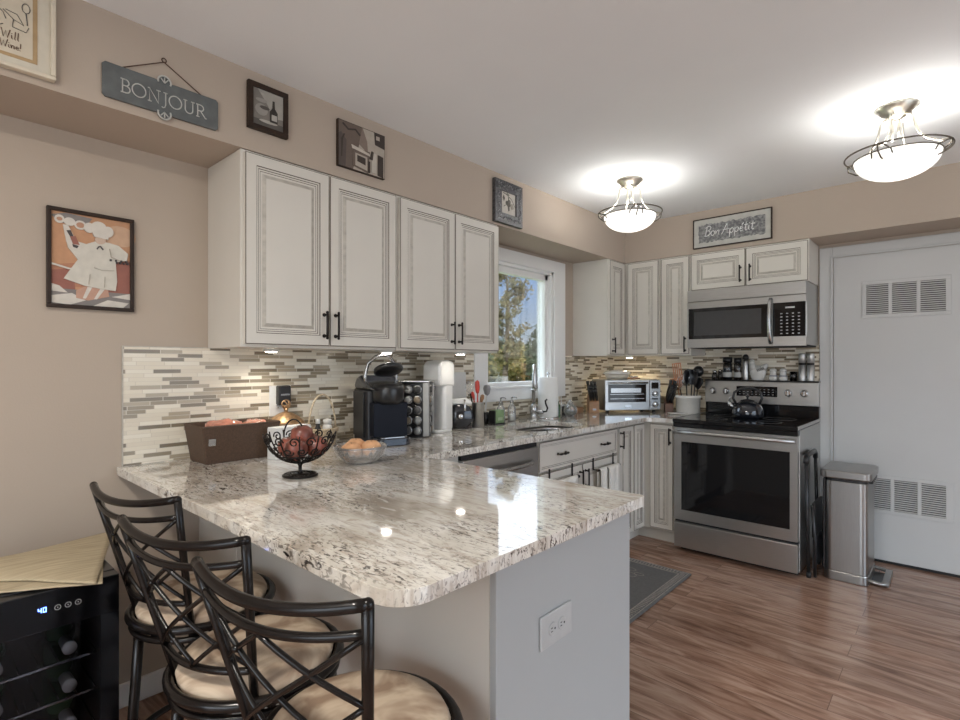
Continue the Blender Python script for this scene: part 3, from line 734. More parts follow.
# ------------------------------------------------------------------ range
c = thing('kitchen_range', 'stainless steel electric range with black glass cooktop between cabinets and door', 'stove', (0.880, -0.001, 0))
W = 0.762
B().box(0.001, W-0.001, -0.640, -0.02, 0.03, 0.893).obj('body', M_steel_v, c)
B().box(0.02, W-0.02, -0.60, -0.06, 0.0, 0.03).obj('plinth', M_blackmat, c)
B().box(0.004, W-0.004, -0.684, -0.641, 0.035, 0.207).obj('drawer', M_steel_h, c, bevel=0.004)
B().box(0.004, W-0.004, -0.662, -0.641, 0.2075, 0.2245).obj('drawer_gap', M_blackmat, c)
b = B()
x0, x1, z0, z1 = 0.055, 0.716, 0.295, 0.766
b.box(0.004, W-0.004, -0.684, -0.641, 0.225, z0).box(0.004, W-0.004, -0.684, -0.641, z1, 0.862).box(0.004, x0, -0.684, -0.641, z0, z1).box(x1, W-0.004, -0.684, -0.641, z0, z1)
dr = b.obj('door', M_steel_h, c)
B().box(x0, x1, -0.6835, -0.660, z0, z1).obj('window', M_blackgl, dr)
b = B()
b.tube([(0.012, -0.725, 0.836), (0.2, -0.727, 0.836), (W-0.2, -0.727, 0.836), (W-0.012, -0.725, 0.836)], 0.0125, 14)
for x in (0.05, W-0.05): b.tube([(x, -0.684, 0.832), (x, -0.725, 0.832)], 0.009, 10)
b.obj('handle', M_steel_h, dr)
B().box(0.0, W, -0.700, -0.05, 0.894, 0.922).obj('cooktop', M_blackgl, c, bevel=0.005)
B().box(0.001, W-0.001, -0.694, -0.641, 0.866, 0.8935).obj('front_lip', M_blackgl, c, bevel=0.003)
for xa in (-0.0045, W+0.0005): B().box(xa, xa+0.004, -0.70, -0.05, 0.905, 0.924).obj('side_trim', M_steel_h, c)
for (x, y, r) in ((0.20, -0.24, 0.075), (0.20, -0.52, 0.10), (0.56, -0.24, 0.10), (0.56, -0.52, 0.075)):
    b = B(); b.tube([(x+r*math.cos(2*PI*i/40), y+r*math.sin(2*PI*i/40), 0.9216) for i in range(40)], 0.0012, 6, True)
    b.obj('burner_ring', mat('grey_print', (0.10, 0.10, 0.10), 0.4), c)
B().box(0.0, W, -0.068, -0.012, 0.9225, 1.005).obj('backguard_base', M_blackgl, c, bevel=0.003)
bg_ = B().box(0.0, W, -0.078, -0.012, 1.0055, 1.172).obj('backguard', M_steel_h, c, bevel=0.004)
B().box(-0.002, W+0.002, -0.082, -0.011, 1.1722, 1.181).obj('top_cap', M_black, c, bevel=0.002)
B().box(0.232, 0.508, -0.0805, -0.0785, 1.062, 1.136).obj('control_display', M_blackgl, bg_)
b = B()
for i in range(9):
    for j in range(3):
        if i in (2, 3) and j == 2: continue
        b.box(0.25+i*0.028, 0.25+i*0.028+0.010, -0.0811, -0.0806, 1.076+j*0.018, 1.079+j*0.018)
b.obj('key_print', M_keys, bg_)
for x in (0.062, 0.158, 0.578, 0.678):
    kb = B(); T = Matrix.Translation((x, -0.0785, 1.095)) @ Matrix.Rotation(PI/2, 4, 'X')
    kb.lathe([(0.026, 0), (0.026, 0.006), (0.021, 0.009), (0.020, 0.026), (0.017, 0.029)], 24, M=T)
    k = kb.obj('knob', M_chrome, c)
    B().box(x-0.003, x+0.003, -0.1135, -0.107, 1.077, 1.113).obj('pointer', M_steel, k, bevel=0.001)

c.scale = (1, 1.030, 1)
# microwave
c = thing('microwave', 'stainless steel over-the-range microwave under the short wall cabinet', 'microwave', (0.862, -0.001, 1.418))
W, Hh = 0.764, 0.424
B().box(0.0, W, -0.375, 0, 0.012, Hh).obj('body', M_steel_v, c)
B().box(0.01, W-0.01, -0.37, -0.02, 0.0, 0.012).obj('underside', M_blackmat, c)
B().box(0.0, W, -0.402, -0.376, 0.340, Hh).obj('vent_panel', M_steel_h, c, bevel=0.003)
b = B()
wx0, wx1, wz0, wz1 = 0.010, 0.548, 0.066, 0.290
b.box(0, wx1+0.022, -0.402, -0.376, 0.004, wz0).box(0, wx1+0.022, -0.402, -0.376, wz1, 0.336).box(0, wx0, -0.402, -0.376, wz0, wz1).box(wx1, wx1+0.022, -0.402, -0.376, wz0, wz1)
dr = b.obj('door', M_steel_h, c)
B().box(wx0, wx1, -0.401, -0.380, wz0, wz1).obj('window', M_blackgl, dr)
B().box(0.05, 0.50, -0.4014, -0.4011, 0.092, 0.264).obj('window_screen', mat('window_mesh', (0.05, 0.05, 0.052), 0.3), dr)
b = B(); pts = [(0.558, -0.402-0.045*math.sin(PI*i/12)**0.5 if 0 < i < 12 else -0.402, 0.025+0.295*i/12) for i in range(13)]
b.tube(pts, 0.013, 12)
b.obj('handle', M_steel, dr)
for za, zb_ in ((0.004, 0.066), (0.292, 0.336)): B().box(wx1+0.024, W, -0.402, -0.376, za, zb_).obj('side_panel', M_steel_h, c)
cp = B().box(wx1+0.024, W-0.004, -0.4025, -0.376, 0.067, 0.291).obj('control_panel', M_blackgl, c)
for i in range(4):
    for j in range(7):
        B().box(0.616+i*0.034, 0.616+i*0.034+0.012, -0.4033, -0.4027, 0.083+j*0.022, 0.083+j*0.022+0.0055).obj('key', M_keys, cp)
B().box(0.645, 0.700, -0.4033, -0.4027, 0.252, 0.262).obj('clock_display', M_keys, cp)

# ------------------------------------------------------------------ ceiling lamps
def lamp(x, y, label, rot, pw=4.6):
    o = thing('ceiling_lamp', label, 'ceiling lamp', (x, y, 2.44), rot, 'semi-flush ceiling lamps')
    B().lathe([(0.0, 0), (0.078, 0), (0.080, -0.008), (0.062, -0.018), (0.060, -0.026), (0.036, -0.034), (0.034, -0.046), (0.014, -0.056), (0.0, -0.058)], 32).obj('canopy', M_nickel, o)
    R = 0.191; zr = -0.205; zi = -0.222; Ri = 0.158
    for kx in range(4):
        a = kx*PI/2+0.4
        def P(r, z, da=0.0): return (r*math.cos(a+da), r*math.sin(a+da), z)
        b = B(); b.tube([P(0.030, -0.040), P(0.052, -0.046), P(0.062, -0.060), P(0.068, -0.10), P(0.082, -0.14), P(0.11, -0.175), P(0.150, -0.200), P(R, zr)], 0.0048, 8)
        b.obj('arm', M_nickel, o)
        b = B()
        for da in (-0.22, 0.22):
            b.tube([P(R+0.002, zr), P(0.185, -0.212, da*0.5), P(Ri+0.004, zi-0.004, da), P(Ri-0.006, zi-0.024, da*1.15)], 0.0032, 6)
        b.tube([P(R+0.002, zr), P(0.19, -0.232), P(0.158, -0.255), P(0.14, -0.258)], 0.0032, 6)
        b.obj('claw', M_ring, o)
    b = B(); b.tube([(0.012, 0, -0.05), (0.012, 0, -0.13)], 0.006, 8); b.tube([(-0.012, 0.01, -0.05), (-0.012, 0.01, -0.15)], 0.006, 8)
    b.obj('stem', M_nickel, o)
    b = B(); b.tube([(R*math.cos(2*PI*i/48), R*math.sin(2*PI*i/48), zr) for i in range(48)], 0.0036, 8, True); b.obj('outer_ring', M_ring, o)
    b = B(); b.tube([(Ri*math.cos(2*PI*i/48), Ri*math.sin(2*PI*i/48), zi) for i in range(48)], 0.003, 8, True); b.obj('inner_ring', M_ring, o)
    prof = [(0.155*math.sin(math.radians(t)), zi-0.095*math.cos(math.radians(t))) for t in range(90, -1, -9)]
    prof[-1] = (0.0, prof[-1][1])
    B().lathe([(0.155, zi)]+prof[1:], 40, cap=False).obj('glass_bowl', M_bowl, o, solid=0.004)
    light('lamp_bulbs', 'POINT', (x, y, 2.44-0.19), pw, (0.99, 0.98, 0.96), shadow_soft_size=0.05).parent = None
lamp(0.847, -1.301, 'bowl ceiling lamp hanging nearer the window, at the left', 0.3)
lamp(2.152, -1.372, 'bowl ceiling lamp hanging over the floor in front of the utility door', 0.9)

o = thing('flush_ceiling_light', 'round white flush ceiling light over the dining side behind the bar stools', 'ceiling light', (1.75, -4.85, 2.44))
B().lathe([(0.0, 0), (0.15, 0), (0.15, -0.020), (0.135, -0.030), (0.0, -0.030)], 36).obj('rim', M_white, o)
B().lathe([(0.0, -0.0302), (0.130, -0.0302), (0.115, -0.042), (0.0, -0.047)], 36).obj('diffuser', mat('lit_diffuser', (0.9, 0.9, 0.88), 0.5, emit=(1.0, 0.96, 0.88), estr=4.0), o)
light('dining_light', 'AREA', (1.75, -4.85, 2.388), 32, (1.0, 0.94, 0.85), shape='DISK', size=0.22)

# puck lights under the cabinets
for (x, y, lb, cl, pw) in ((0.15, -3.26, 'left end of the left wall cabinet, above the brown basket', (1, 0.93, 0.82), 3.4), (0.27, -2.73, 'seam between the two big wall cabinets', (1, 0.93, 0.82), 2.6),
                           (0.29, -2.23, 'wall cabinet next to the window', (1, 0.93, 0.82), 1.2), (0.30, -0.20, 'corner wall cabinet above the toaster oven', (1, 0.78, 0.46), 6.0)):
    o = thing('puck_light', 'round puck light under the '+lb, 'puck light', (x, y, 1.3665))
    B().lathe([(0.0, 0), (0.033, 0), (0.033, -0.010), (0.027, -0.012), (0.0, -0.012)], 24).obj('housing', M_white, o)
    B().lathe([(0.0, -0.0122), (0.024, -0.0122), (0.022, -0.015), (0.0, -0.016)], 24).obj('lens', M_led, o)
    light('puck_bulb', 'SPOT', (x, y, 1.349), pw, cl, spot_size=2.5, spot_blend=0.8, shadow_soft_size=0.02)

# ------------------------------------------------------------------ wall art
def art(items, w, h, M, lift=0.0003):
    # items: (colour, polygon) with polygon in 0..1 picture coordinates (x right, y up); thin layers of one printed sheet
    b = B(); mats = []; idx = {}
    for k, (col, poly) in enumerate(items):
        if col not in idx: idx[col] = len(mats); mats.append(flat(col))
        y = -lift*(k+1)
        b.prism([((px-0.5)*w, (py-0.5)*h) for px, py in poly], 0.0, y, 'XZ', mi=idx[col])
    return b, mats
def rect(x0, y0, x1, y1): return [(x0, y0), (x1, y0), (x1, y1), (x0, y1)]
def ell(cx, cy, rx, ry, n=18, a0=0, a1=360): return [(cx+rx*math.cos(math.radians(a0+(a1-a0)*i/n)), cy+ry*math.sin(math.radians(a0+(a1-a0)*i/n))) for i in range(n)]
def stroke(pts, t):
    L, R_ = [], []
    for i, p in enumerate(pts):
        a = pts[max(0, i-1)]; c_ = pts[min(len(pts)-1, i+1)]
        dx, dy = c_[0]-a[0], c_[1]-a[1]; q = math.hypot(dx, dy) or 1
        L.append((p[0]-dy/q*t, p[1]+dx/q*t)); R_.append((p[0]+dy/q*t, p[1]-dx/q*t))
    return L+R_[::-1]
def frame_ring(b, w, h, bw, th, mi=0):
    b.box(-w/2, w/2, -th, 0, h/2-bw, h/2, mi).box(-w/2, w/2, -th, 0, -h/2, -h/2+bw, mi).box(-w/2, -w/2+bw, -th, 0, -h/2+bw, h/2-bw, mi).box(w/2-bw, w/2, -th, 0, -h/2+bw, h/2-bw, mi)
    return b

def picture(name, label, cat, loc, rz, w, h, bw, th, fm, items, inner=0.006, group=None, tilt=0.0):
    o = thing(name, label, cat, loc, rz, group)
    frame_ring(B(), w, h, bw, th).obj('frame', fm, o, bevel=0.002)
    b, ms = art(items, w-2*bw+0.002, h-2*bw+0.002, None)
    b.obj('print', ms, o, (0, -inner, 0), recalc=True)
    B().box(-w/2+bw*0.5, w/2-bw*0.5, -inner, -0.001, -h/2+bw*0.5, h/2-bw*0.5).obj('backing_board', M_blackmat, o)
    return o

# chef print on the left wall
ck = (0.62, 0.58, 0.52); ap = (0.60, 0.57, 0.50); orr = (0.50, 0.27, 0.15); rd = (0.30, 0.12, 0.09); dk = (0.07, 0.06, 0.06); gy = (0.22, 0.20, 0.19)
items = [(orr, rect(0, 0, 1, 1)), ((0.42, 0.20, 0.12), [(0, 0.2), (1, 0.2), (1, 0.42), (0.55, 0.5), (0, 0.42)]), (rd, [(0.62, 0.17), (1, 0.17), (1, 0.55), (0.8, 0.55)]), (rd, [(0, 0.12), (0.3, 0.12), (0.26, 0.4), (0, 0.36)]),
         ((0.55, 0.36, 0.24), ell(0.86, 0.82, 0.22, 0.12)), (gy, rect(0, 0, 1, 0.17)),
         (ck, [(0, 0.02), (0.22, 0.0), (0.42, 0.06), (0.25, 0.13), (0, 0.09)]), (ck, [(0.0, 0.14), (0.20, 0.13), (0.10, 0.20), (0, 0.22)]), (ck, [(0.5, 0), (0.9, 0.0), (0.98, 0.06), (0.7, 0.08)]), (ck, [(0.75, 0.12), (1, 0.10), (1, 0.17)]),
         ((0.50, 0.30, 0.22), [(0.3, 0.16), (0.42, 0.22), (0.70, 0.2), (0.72, 0.12), (0.45, 0.06), (0.3, 0.08)]),
         (ck, [(0.38, 0.08), (0.42, 0.08), (0.50, 0.21), (0.44, 0.21)]), (ck, [(0.52, 0.08), (0.56, 0.08), (0.66, 0.20), (0.60, 0.20)]),
         (gy, [(0.0, 0.95), (0.18, 0.99), (0.5, 0.97), (0.40, 0.86), (0.1, 0.88)]),
         (ck, ell(0.10, 0.915, 0.06, 0.045)), (ck, ell(0.22, 0.90, 0.07, 0.045)), (ck, ell(0.35, 0.88, 0.075, 0.05)), ((0.45, 0.25, 0.16), ell(0.35, 0.88, 0.05, 0.03)), ((0.45, 0.25, 0.16), ell(0.10, 0.915, 0.035, 0.02)),
         (ck, [(0.0, 0.44), (0.22, 0.40), (0.3, 0.40), (0.3, 0.385), (0.2, 0.385), (0, 0.42)]),
         (ap, [(0.22, 0.72), (0.30, 0.70), (0.42, 0.68), (0.55, 0.73), (0.70, 0.73), (0.84, 0.71), (0.97, 0.63), (0.95, 0.55), (0.80, 0.52), (0.82, 0.30), (0.80, 0.19), (0.60, 0.20), (0.40, 0.22), (0.15, 0.28), (0.24, 0.40), (0.32, 0.50), (0.20, 0.62), (0.17, 0.74)]),
         (ck, [(0.14, 0.86), (0.20, 0.86), (0.30, 0.70), (0.36, 0.62), (0.26, 0.60), (0.18, 0.68)]),
         (dk, [(0.18, 0.80), (0.23, 0.81), (0.27, 0.74), (0.23, 0.73)]), (dk, [(0.25, 0.66), (0.33, 0.65), (0.31, 0.62), (0.26, 0.63)]), (rd, [(0.22, 0.74), (0.29, 0.75), (0.34, 0.66), (0.26, 0.66)]),
         ((0.55, 0.42, 0.33), ell(0.60, 0.745, 0.07, 0.045)), (ck, ell(0.46, 0.865, 0.07, 0.055)), (ck, ell(0.58, 0.885, 0.10, 0.065)), (ck, ell(0.70, 0.85, 0.07, 0.06)), (ck, [(0.48, 0.85), (0.71, 0.82), (0.70, 0.76), (0.52, 0.775)]),
         ((0.48, 0.44, 0.38), stroke([(0.52, 0.43), (0.62, 0.41), (0.78, 0.42)], 0.004)), ((0.48, 0.44, 0.38), stroke([(0.45, 0.24), (0.47, 0.35)], 0.004)), ((0.48, 0.44, 0.38), stroke([(0.65, 0.22), (0.66, 0.34)], 0.004)), ((0.45, 0.40, 0.34), stroke([(0.72, 0.66), (0.74, 0.57), (0.86, 0.54)], 0.004)),
         (dk, stroke([(0.555, 0.64), (0.58, 0.67), (0.60, 0.675), (0.635, 0.64)], 0.007))]
for i in range(4): items.append((dk, rect(0.72+0.07*i, 0.525, 0.745+0.07*i, 0.545))); items.append((dk, rect(0.80+0.05*i, 0.505, 0.822+0.05*i, 0.522)))
picture('framed_picture', 'framed print of a chef in white raising a bottle, on the beige left wall', 'picture', (0.002, -3.868, 1.676), PI/2, 0.262, 0.352, 0.013, 0.018, M_frame_dk, items, 0.007)

# wine bottle picture
items = [((0.20, 0.18, 0.16), rect(0, 0, 1, 1)), ((0.36, 0.34, 0.30), [(0.15, 1), (1, 1), (1, 0.35), (0.6, 0.3), (0.5, 0.6)]), ((0.10, 0.09, 0.08), rect(0, 0, 1, 0.18)),
         ((0.30, 0.28, 0.25), ell(0.28, 0.45, 0.2, 0.16)), ((0.08, 0.07, 0.06), ell(0.38, 0.52, 0.16, 0.05)), ((0.30, 0.28, 0.25), ell(0.28, 0.70, 0.18, 0.05)), ((0.42, 0.39, 0.34), ell(0.5, 0.16, 0.3, 0.04)),
         ((0.42, 0.39, 0.34), ell(0.30, 0.88, 0.05, 0.03)),
         ((0.03, 0.025, 0.02), [(0.55, 0.18), (0.80, 0.18), (0.80, 0.48), (0.71, 0.58), (0.70, 0.78), (0.64, 0.78), (0.63, 0.58), (0.55, 0.48)]), ((0.42, 0.40, 0.36), rect(0.60, 0.24, 0.78, 0.40))]
picture('framed_picture', 'small dark-framed picture of a wine bottle above the left wall cabinet', 'picture', (0.324, -3.363, 2.303), PI/2, 0.163, 0.182, 0.020, 0.020, M_frame_dk, items, 0.012, 'small framed pictures on the bulkhead')
# cafe street picture
cr_ = (0.42, 0.37, 0.31); bd = (0.045, 0.033, 0.027); md = (0.14, 0.105, 0.085)
items = [(cr_, rect(0, 0, 1, 1)), (md, [(0, 0), (0.30, 0), (0.42, 0.55), (0.50, 1), (0, 1)]), ((0.09, 0.07, 0.06), [(0.0, 0.0), (0.14, 0.0), (0.16, 0.6), (0.05, 0.75), (0, 0.7)]),
         (bd, [(0.05, 0.2), (0.07, 0.2), (0.09, 0.6), (0.13, 0.72), (0.10, 0.72), (0.05, 0.6)]), (bd, stroke([(0.08, 0.95), (0.2, 0.85), (0.35, 0.9), (0.45, 0.8)], 0.02)),
         ((0.22, 0.17, 0.14), [(0.42, 0.62), (0.62, 0.45), (0.60, 0.72), (0.50, 1)]), (bd, [(0.78, 0.72), (1, 0.68), (1, 1), (0.76, 1)]), (cr_, rect(0.80, 0.84, 0.88, 0.93)),
         (md, [(0.28, 0.08), (0.62, 0.0), (0.66, 0.5), (0.30, 0.48)]), ((0.55, 0.50, 0.43), [(0.26, 0.54), (0.64, 0.46), (0.68, 0.40), (0.28, 0.46)]), (cr_, [(0.34, 0.10), (0.60, 0.05), (0.60, 0.36), (0.34, 0.38)]),
         (bd, [(0.38, 0.20), (0.56, 0.16), (0.56, 0.32), (0.38, 0.34)]), ((0.5, 0.46, 0.40), rect(0.70, 0.05, 0.80, 0.5)), (bd, [(0.84, 0.02), (0.96, 0.0), (0.96, 0.48), (0.84, 0.5)]), (bd, [(0.65, 0.35), (0.72, 0.33), (0.74, 0.52), (0.70, 0.54)]), (bd, rect(0.62, 0.02, 0.66, 0.28))]
o = thing('canvas_picture', 'unframed brown street cafe canvas on the bulkhead above the cabinet seam', 'picture', (0.323, -2.921, 2.278), PI/2)
B().box(-0.127, 0.127, -0.016, 0, -0.1025, 0.1025).obj('canvas', M_frame_dk, o)
b, ms = art(items, 0.25, 0.20, None); b.obj('print', ms, o, (0, -0.0162, 0))
# olive branch picture in ornate pewter frame
cm = (0.55, 0.51, 0.45); ol = (0.07, 0.065, 0.05)
items = [(cm, rect(0, 0, 1, 1)), (ol, stroke([(0.15, 0.95), (0.45, 0.88), (0.75, 0.72), (0.98, 0.42)], 0.018)), (ol, [(0.2, 0.55), (0.12, 0.72), (0.20, 0.86), (0.28, 0.70)]), ((0.16, 0.15, 0.12), [(0.3, 0.9), (0.45, 0.98), (0.6, 0.9), (0.45, 0.84)]),
         (ol, ell(0.42, 0.52, 0.10, 0.10)), ((0.13, 0.12, 0.10), ell(0.56, 0.60, 0.10, 0.10)), ((0.10, 0.09, 0.07), ell(0.52, 0.44, 0.11, 0.09)), (ol, [(0.46, 0.40), (0.56, 0.40), (0.58, 0.2), (0.50, 0.16)]),
         ((0.30, 0.27, 0.22), [(0.60, 0.52), (0.80, 0.55), (0.88, 0.34), (0.74, 0.28)]), (ol, stroke([(0.2, 0.33), (0.33, 0.42), (0.42, 0.46)], 0.01)), (ol, stroke([(0.5, 0.8), (0.52, 0.7), (0.5, 0.6)], 0.012))]
picture('framed_picture', 'ornate pewter-framed olive branch picture above the window end of the wall cabinets', 'picture', (0.324, -1.866, 2.269), PI/2, 0.262, 0.255, 0.062, 0.024, M_pewter, items, 0.014, 'small framed pictures on the bulkhead')
f = [o_ for o_ in bpy.data.objects if o_.name.startswith('frame') and o_.parent and 'pewter' in o_.parent.get('label', '')][0]
b = B()
for (sx, sy, hor) in ((0, 0.097, 1), (0, -0.093, 1), (-0.1, 0, 0), (0.1, 0, 0)):
    for i in range(9):
        t = (i-4)*0.025; a = i*1.7
        cx_, cz_ = (t, sy) if hor else (sx, t)
        b.tube([(cx_+0.012*math.cos(a+j*0.7)*(1-j*0.13), -0.026, cz_+0.012*math.sin(a+j*0.7)*(1-j*0.13)) for j in range(7)], 0.0028, 6)
b.obj('scrollwork', mat('pewter_scroll', (0.30, 0.30, 0.31), 0.3, metal=0.7, var=0.3), f)

# stroke lettering
def letters(b, glyphs, x, z, sc, y, r, shear=0.0, gap=0.25, sy=1.0):
    for g in glyphs:
        wd_, strokes = g
        for s_ in strokes:
            pts = [(x+(px+shear*py)*sc, y, z+py*sc*sy) for px, py in s_]
            b.tube(pts, r, 6)
        x += (wd_+gap)*sc
    return x
def circ(cx, cy, rx, ry, a0, a1, n=14): return [(cx+rx*math.cos(math.radians(a0+(a1-a0)*i/n)), cy+ry*math.sin(math.radians(a0+(a1-a0)*i/n))) for i in range(n+1)]
SERIF = {
 'B': (0.62, [[(0.12, 0), (0.12, 1)], [(0.0, 1), (0.32, 1)]+circ(0.32, 0.76, 0.22, 0.24, 90, -90, 8)+[(0.12, 0.52)], [(0.32, 0.52)]+circ(0.34, 0.26, 0.27, 0.26, 90, -90, 8)+[(0.0, 0)]]),
 'O': (0.95, [circ(0.47, 0.5, 0.46, 0.5, 0, 360, 24)]),
 'N': (0.85, [[(0.12, 0), (0.12, 1), (0.74, 0), (0.74, 1)], [(0, 0), (0.26, 0)], [(0, 1), (0.14, 1)], [(0.6, 1), (0.88, 1)]]),
 'J': (0.40, [[(0.28, 1), (0.28, 0.05), (0.22, -0.15), (0.08, -0.22), (0, -0.16)], [(0.12, 1), (0.44, 1)]]),
 'U': (0.85, [[(0.13, 1), (0.13, 0.35)]+circ(0.42, 0.30, 0.29, 0.30, 180, 360, 10)+[(0.71, 1)], [(0, 1), (0.28, 1)], [(0.58, 1), (0.85, 1)]]),
 'R': (0.75, [[(0.12, 0), (0.12, 1)], [(0, 1), (0.34, 1)]+circ(0.34, 0.75, 0.24, 0.25, 90, -90, 8)+[(0.12, 0.5)], [(0.34, 0.5), (0.72, 0), (0.82, 0)], [(0, 0), (0.26, 0)]]),
}
# BONJOUR sign
o = thing('hanging_sign', 'slate grey sign reading BONJOUR hanging from a wire on the bulkhead', 'sign', (0.324, -3.730, 2.215), PI/2)
hw, hh = 0.178, 0.056
poly = [(-hw+0.008, -hh), (-0.030, -hh)]+[(0.020*math.cos(math.radians(a)), -hh+0.002+0.020*math.sin(math.radians(a))) for a in range(180, 361, 20)]+[(0.030, -hh), (hw-0.008, -hh), (hw, -hh+0.008), (hw, hh-0.008), (hw-0.008, hh), (0.030, hh)]+[(0.020*math.cos(math.radians(a)), hh-0.002+0.020*math.sin(math.radians(a))) for a in range(0, 181, 20)]+[(-0.030, hh), (-hw+0.008, hh), (-hw, hh-0.008), (-hw, -hh+0.008)]
B().prism(poly, 0.0, -0.010, 'XZ').obj('board', M_slate, o, bevel=0.002)
b = B()
letters(b, [SERIF[ch] for ch in 'BONJOUR'], -0.128, -0.026, 0.043, -0.0105, 0.0020, gap=0.12)
b.obj('lettering', M_tin, o)
for s in (1, -1):
    b = B()
    b.tube([(0.020*math.cos(math.radians(a)), -0.011, s*(hh-0.002)+0.020*s*math.sin(math.radians(a))) for a in range(-25, 206, 20)], 0.003, 6)
    for a in (40, 90, 140): b.tube([(0, -0.0105, s*(hh-0.006)), (0.015*math.cos(math.radians(a)), -0.012, s*(hh-0.002)+0.015*s*math.sin(math.radians(a)))], 0.0022, 6)
    b.obj('shell_ornament', M_tin, o)
b = B(); b.tube([(-0.125, -0.006, 0.054), (0.0, -0.006, 0.124), (0.122, -0.006, 0.054)], 0.0020, 6)
b.tube([(0.007*math.cos(2*PI*i/14), -0.006, 0.130+0.007*math.sin(2*PI*i/14)) for i in range(14)], 0.0020, 6, True)
b.obj('hanging_wire', M_rust, o)

# Bon Appetit sign
SCR = {
 'B': (0.62, [[(0.10, 0), (0.22, 1)], [(0.05, 0.86), (0.25, 1.0), (0.5, 1.0), (0.6, 0.82), (0.5, 0.62), (0.25, 0.54), (0.5, 0.5), (0.58, 0.28), (0.42, 0.05), (0.12, 0.0), (0.0, 0.08)]]),
 'o': (0.42, [circ(0.2, 0.24, 0.18, 0.24, 90, 450, 14)]),
 'n': (0.46, [[(0.02, 0.46), (0.08, 0.0), (0.12, 0.3), (0.26, 0.48), (0.36, 0.42), (0.36, 0.0), (0.46, 0.05)]]),
 ' ': (0.12, []),
 'A': (0.75, [[(0.0, -0.02), (0.12, 0.1), (0.42, 0.95), (0.48, 1.05), (0.6, 0.0), (0.7, 0.05)], [(0.12, 0.42), (0.68, 0.46)]]),
 'p': (0.46, [[(0.04, 0.46), (0.10, -0.42)], [(0.08, 0.34), (0.24, 0.50), (0.40, 0.38), (0.36, 0.08), (0.20, 0.0), (0.09, 0.12)]]),
 'é': (0.42, [[(0.04, 0.24), (0.34, 0.30), (0.28, 0.48), (0.10, 0.44), (0.04, 0.2), (0.14, 0.0), (0.36, 0.08)], [(0.20, 0.62), (0.36, 0.82)]]),
 't': (0.34, [[(0.16, 0.85), (0.12, 0.12), (0.20, 0.0), (0.32, 0.08)], [(0.0, 0.56), (0.34, 0.60)]]),
 'i': (0.24, [[(0.08, 0.46), (0.08, 0.08), (0.2, 0.02)], [(0.09, 0.66), (0.12, 0.72)]]),
}
o = thing('framed_sign', 'framed Bon Appétit sign above the microwave cabinet', 'sign', (1.147, -0.324, 2.268), 0)
frame_ring(B(), 0.532, 0.216, 0.007, 0.018).obj('frame', M_frame_dk, o, bevel=0.001)
B().box(-0.26, 0.26, -0.012, -0.001, -0.102, 0.102).obj('mat_board', mat('mottled_cream_paper', (0.50, 0.49, 0.45), 0.8, var=0.08, scale=20), o)
def signgrey():
    m, n, l, b_ = nm('rubbed_charcoal_panel')
    t = n.new('ShaderNodeTexCoord'); no = n.new('ShaderNodeTexNoise'); no.inputs['Scale'].default_value = 60; no.inputs['Detail'].default_value = 8
    l.new(t.outputs['Object'], no.inputs['Vector'])
    r = n.new('ShaderNodeValToRGB'); l.new(no.outputs['Fac'], r.inputs[0]); r.color_ramp.elements[0].position = 0.40; r.color_ramp.elements[1].position = 0.68
    r.color_ramp.elements[0].color = (0.13, 0.13, 0.135, 1); r.color_ramp.elements[1].color = (0.34, 0.34, 0.33, 1)
    l.new(r.outputs[0], b_.inputs['Base Color']); b_.inputs['Roughness'].default_value = 0.8
    return m
random.seed(3)
pl = [(-0.225+0.45*i/40, -0.068+random.uniform(-0.006, 0.006)) for i in range(41)]+[(0.225+random.uniform(-0.004, 0.004), -0.06+0.12*i/8) for i in range(1, 8)]+[(0.225-0.45*i/40, 0.062+random.uniform(-0.006, 0.006)) for i in range(41)]+[(-0.225+random.uniform(-0.004, 0.004), 0.055-0.12*i/8) for i in range(1, 8)]
B().prism(pl, -0.012, -0.0128, 'XZ').obj('painted_panel', signgrey(), o)
b = B(); letters(b, [SCR[ch] for ch in 'Bon Appétit'], -0.185, -0.025, 0.070, -0.0135, 0.0027, shear=0.12, gap=0.02)
b.obj('lettering', M_trim, o)

# Will Cook for Wine picture (cut by the frame edge)
SCR2 = {
 'W': (0.8, [[(0.0, 1.0), (0.18, 0.0), (0.38, 0.8), (0.56, 0.0), (0.82, 1.05)]]), 'l': (0.2, [[(0.12, 1.0), (0.05, 0.1), (0.14, 0.0)]]),
 'C': (0.6, [[(0.55, 0.85), (0.3, 1.0), (0.05, 0.7), (0.02, 0.3), (0.2, 0.0), (0.5, 0.1)]]), 'k': (0.42, [[(0.08, 1.0), (0.04, 0.0)], [(0.36, 0.5), (0.08, 0.26), (0.40, 0.0)]]),
 'f': (0.34, [[(0.34, 0.9), (0.22, 1.0), (0.14, 0.8), (0.10, -0.3)], [(0.0, 0.45), (0.3, 0.5)]]), 'r': (0.34, [[(0.04, 0.48), (0.06, 0.0)], [(0.06, 0.28), (0.18, 0.46), (0.32, 0.42)]]),
 'e': (0.38, [[(0.04, 0.24), (0.34, 0.30), (0.26, 0.48), (0.08, 0.42), (0.04, 0.15), (0.16, 0.0), (0.36, 0.08)]]), '!': (0.2, [[(0.14, 1.0), (0.08, 0.3)], [(0.06, 0.06), (0.07, 0.0)]]),
 '"': (0.28, [[(0.08, 1.0), (0.05, 0.8)], [(0.2, 1.0), (0.17, 0.8)]]),
}
SCR2.update(SCR)
o = thing('framed_picture', 'cream-framed chef cartoon with wine slogan at the top left corner', 'picture', (0.324, -4.196, 2.2885), PI/2)
frame_ring(B(), 0.340, 0.277, 0.012, 0.026).obj('frame', M_frame_cr, o, bevel=0.003)
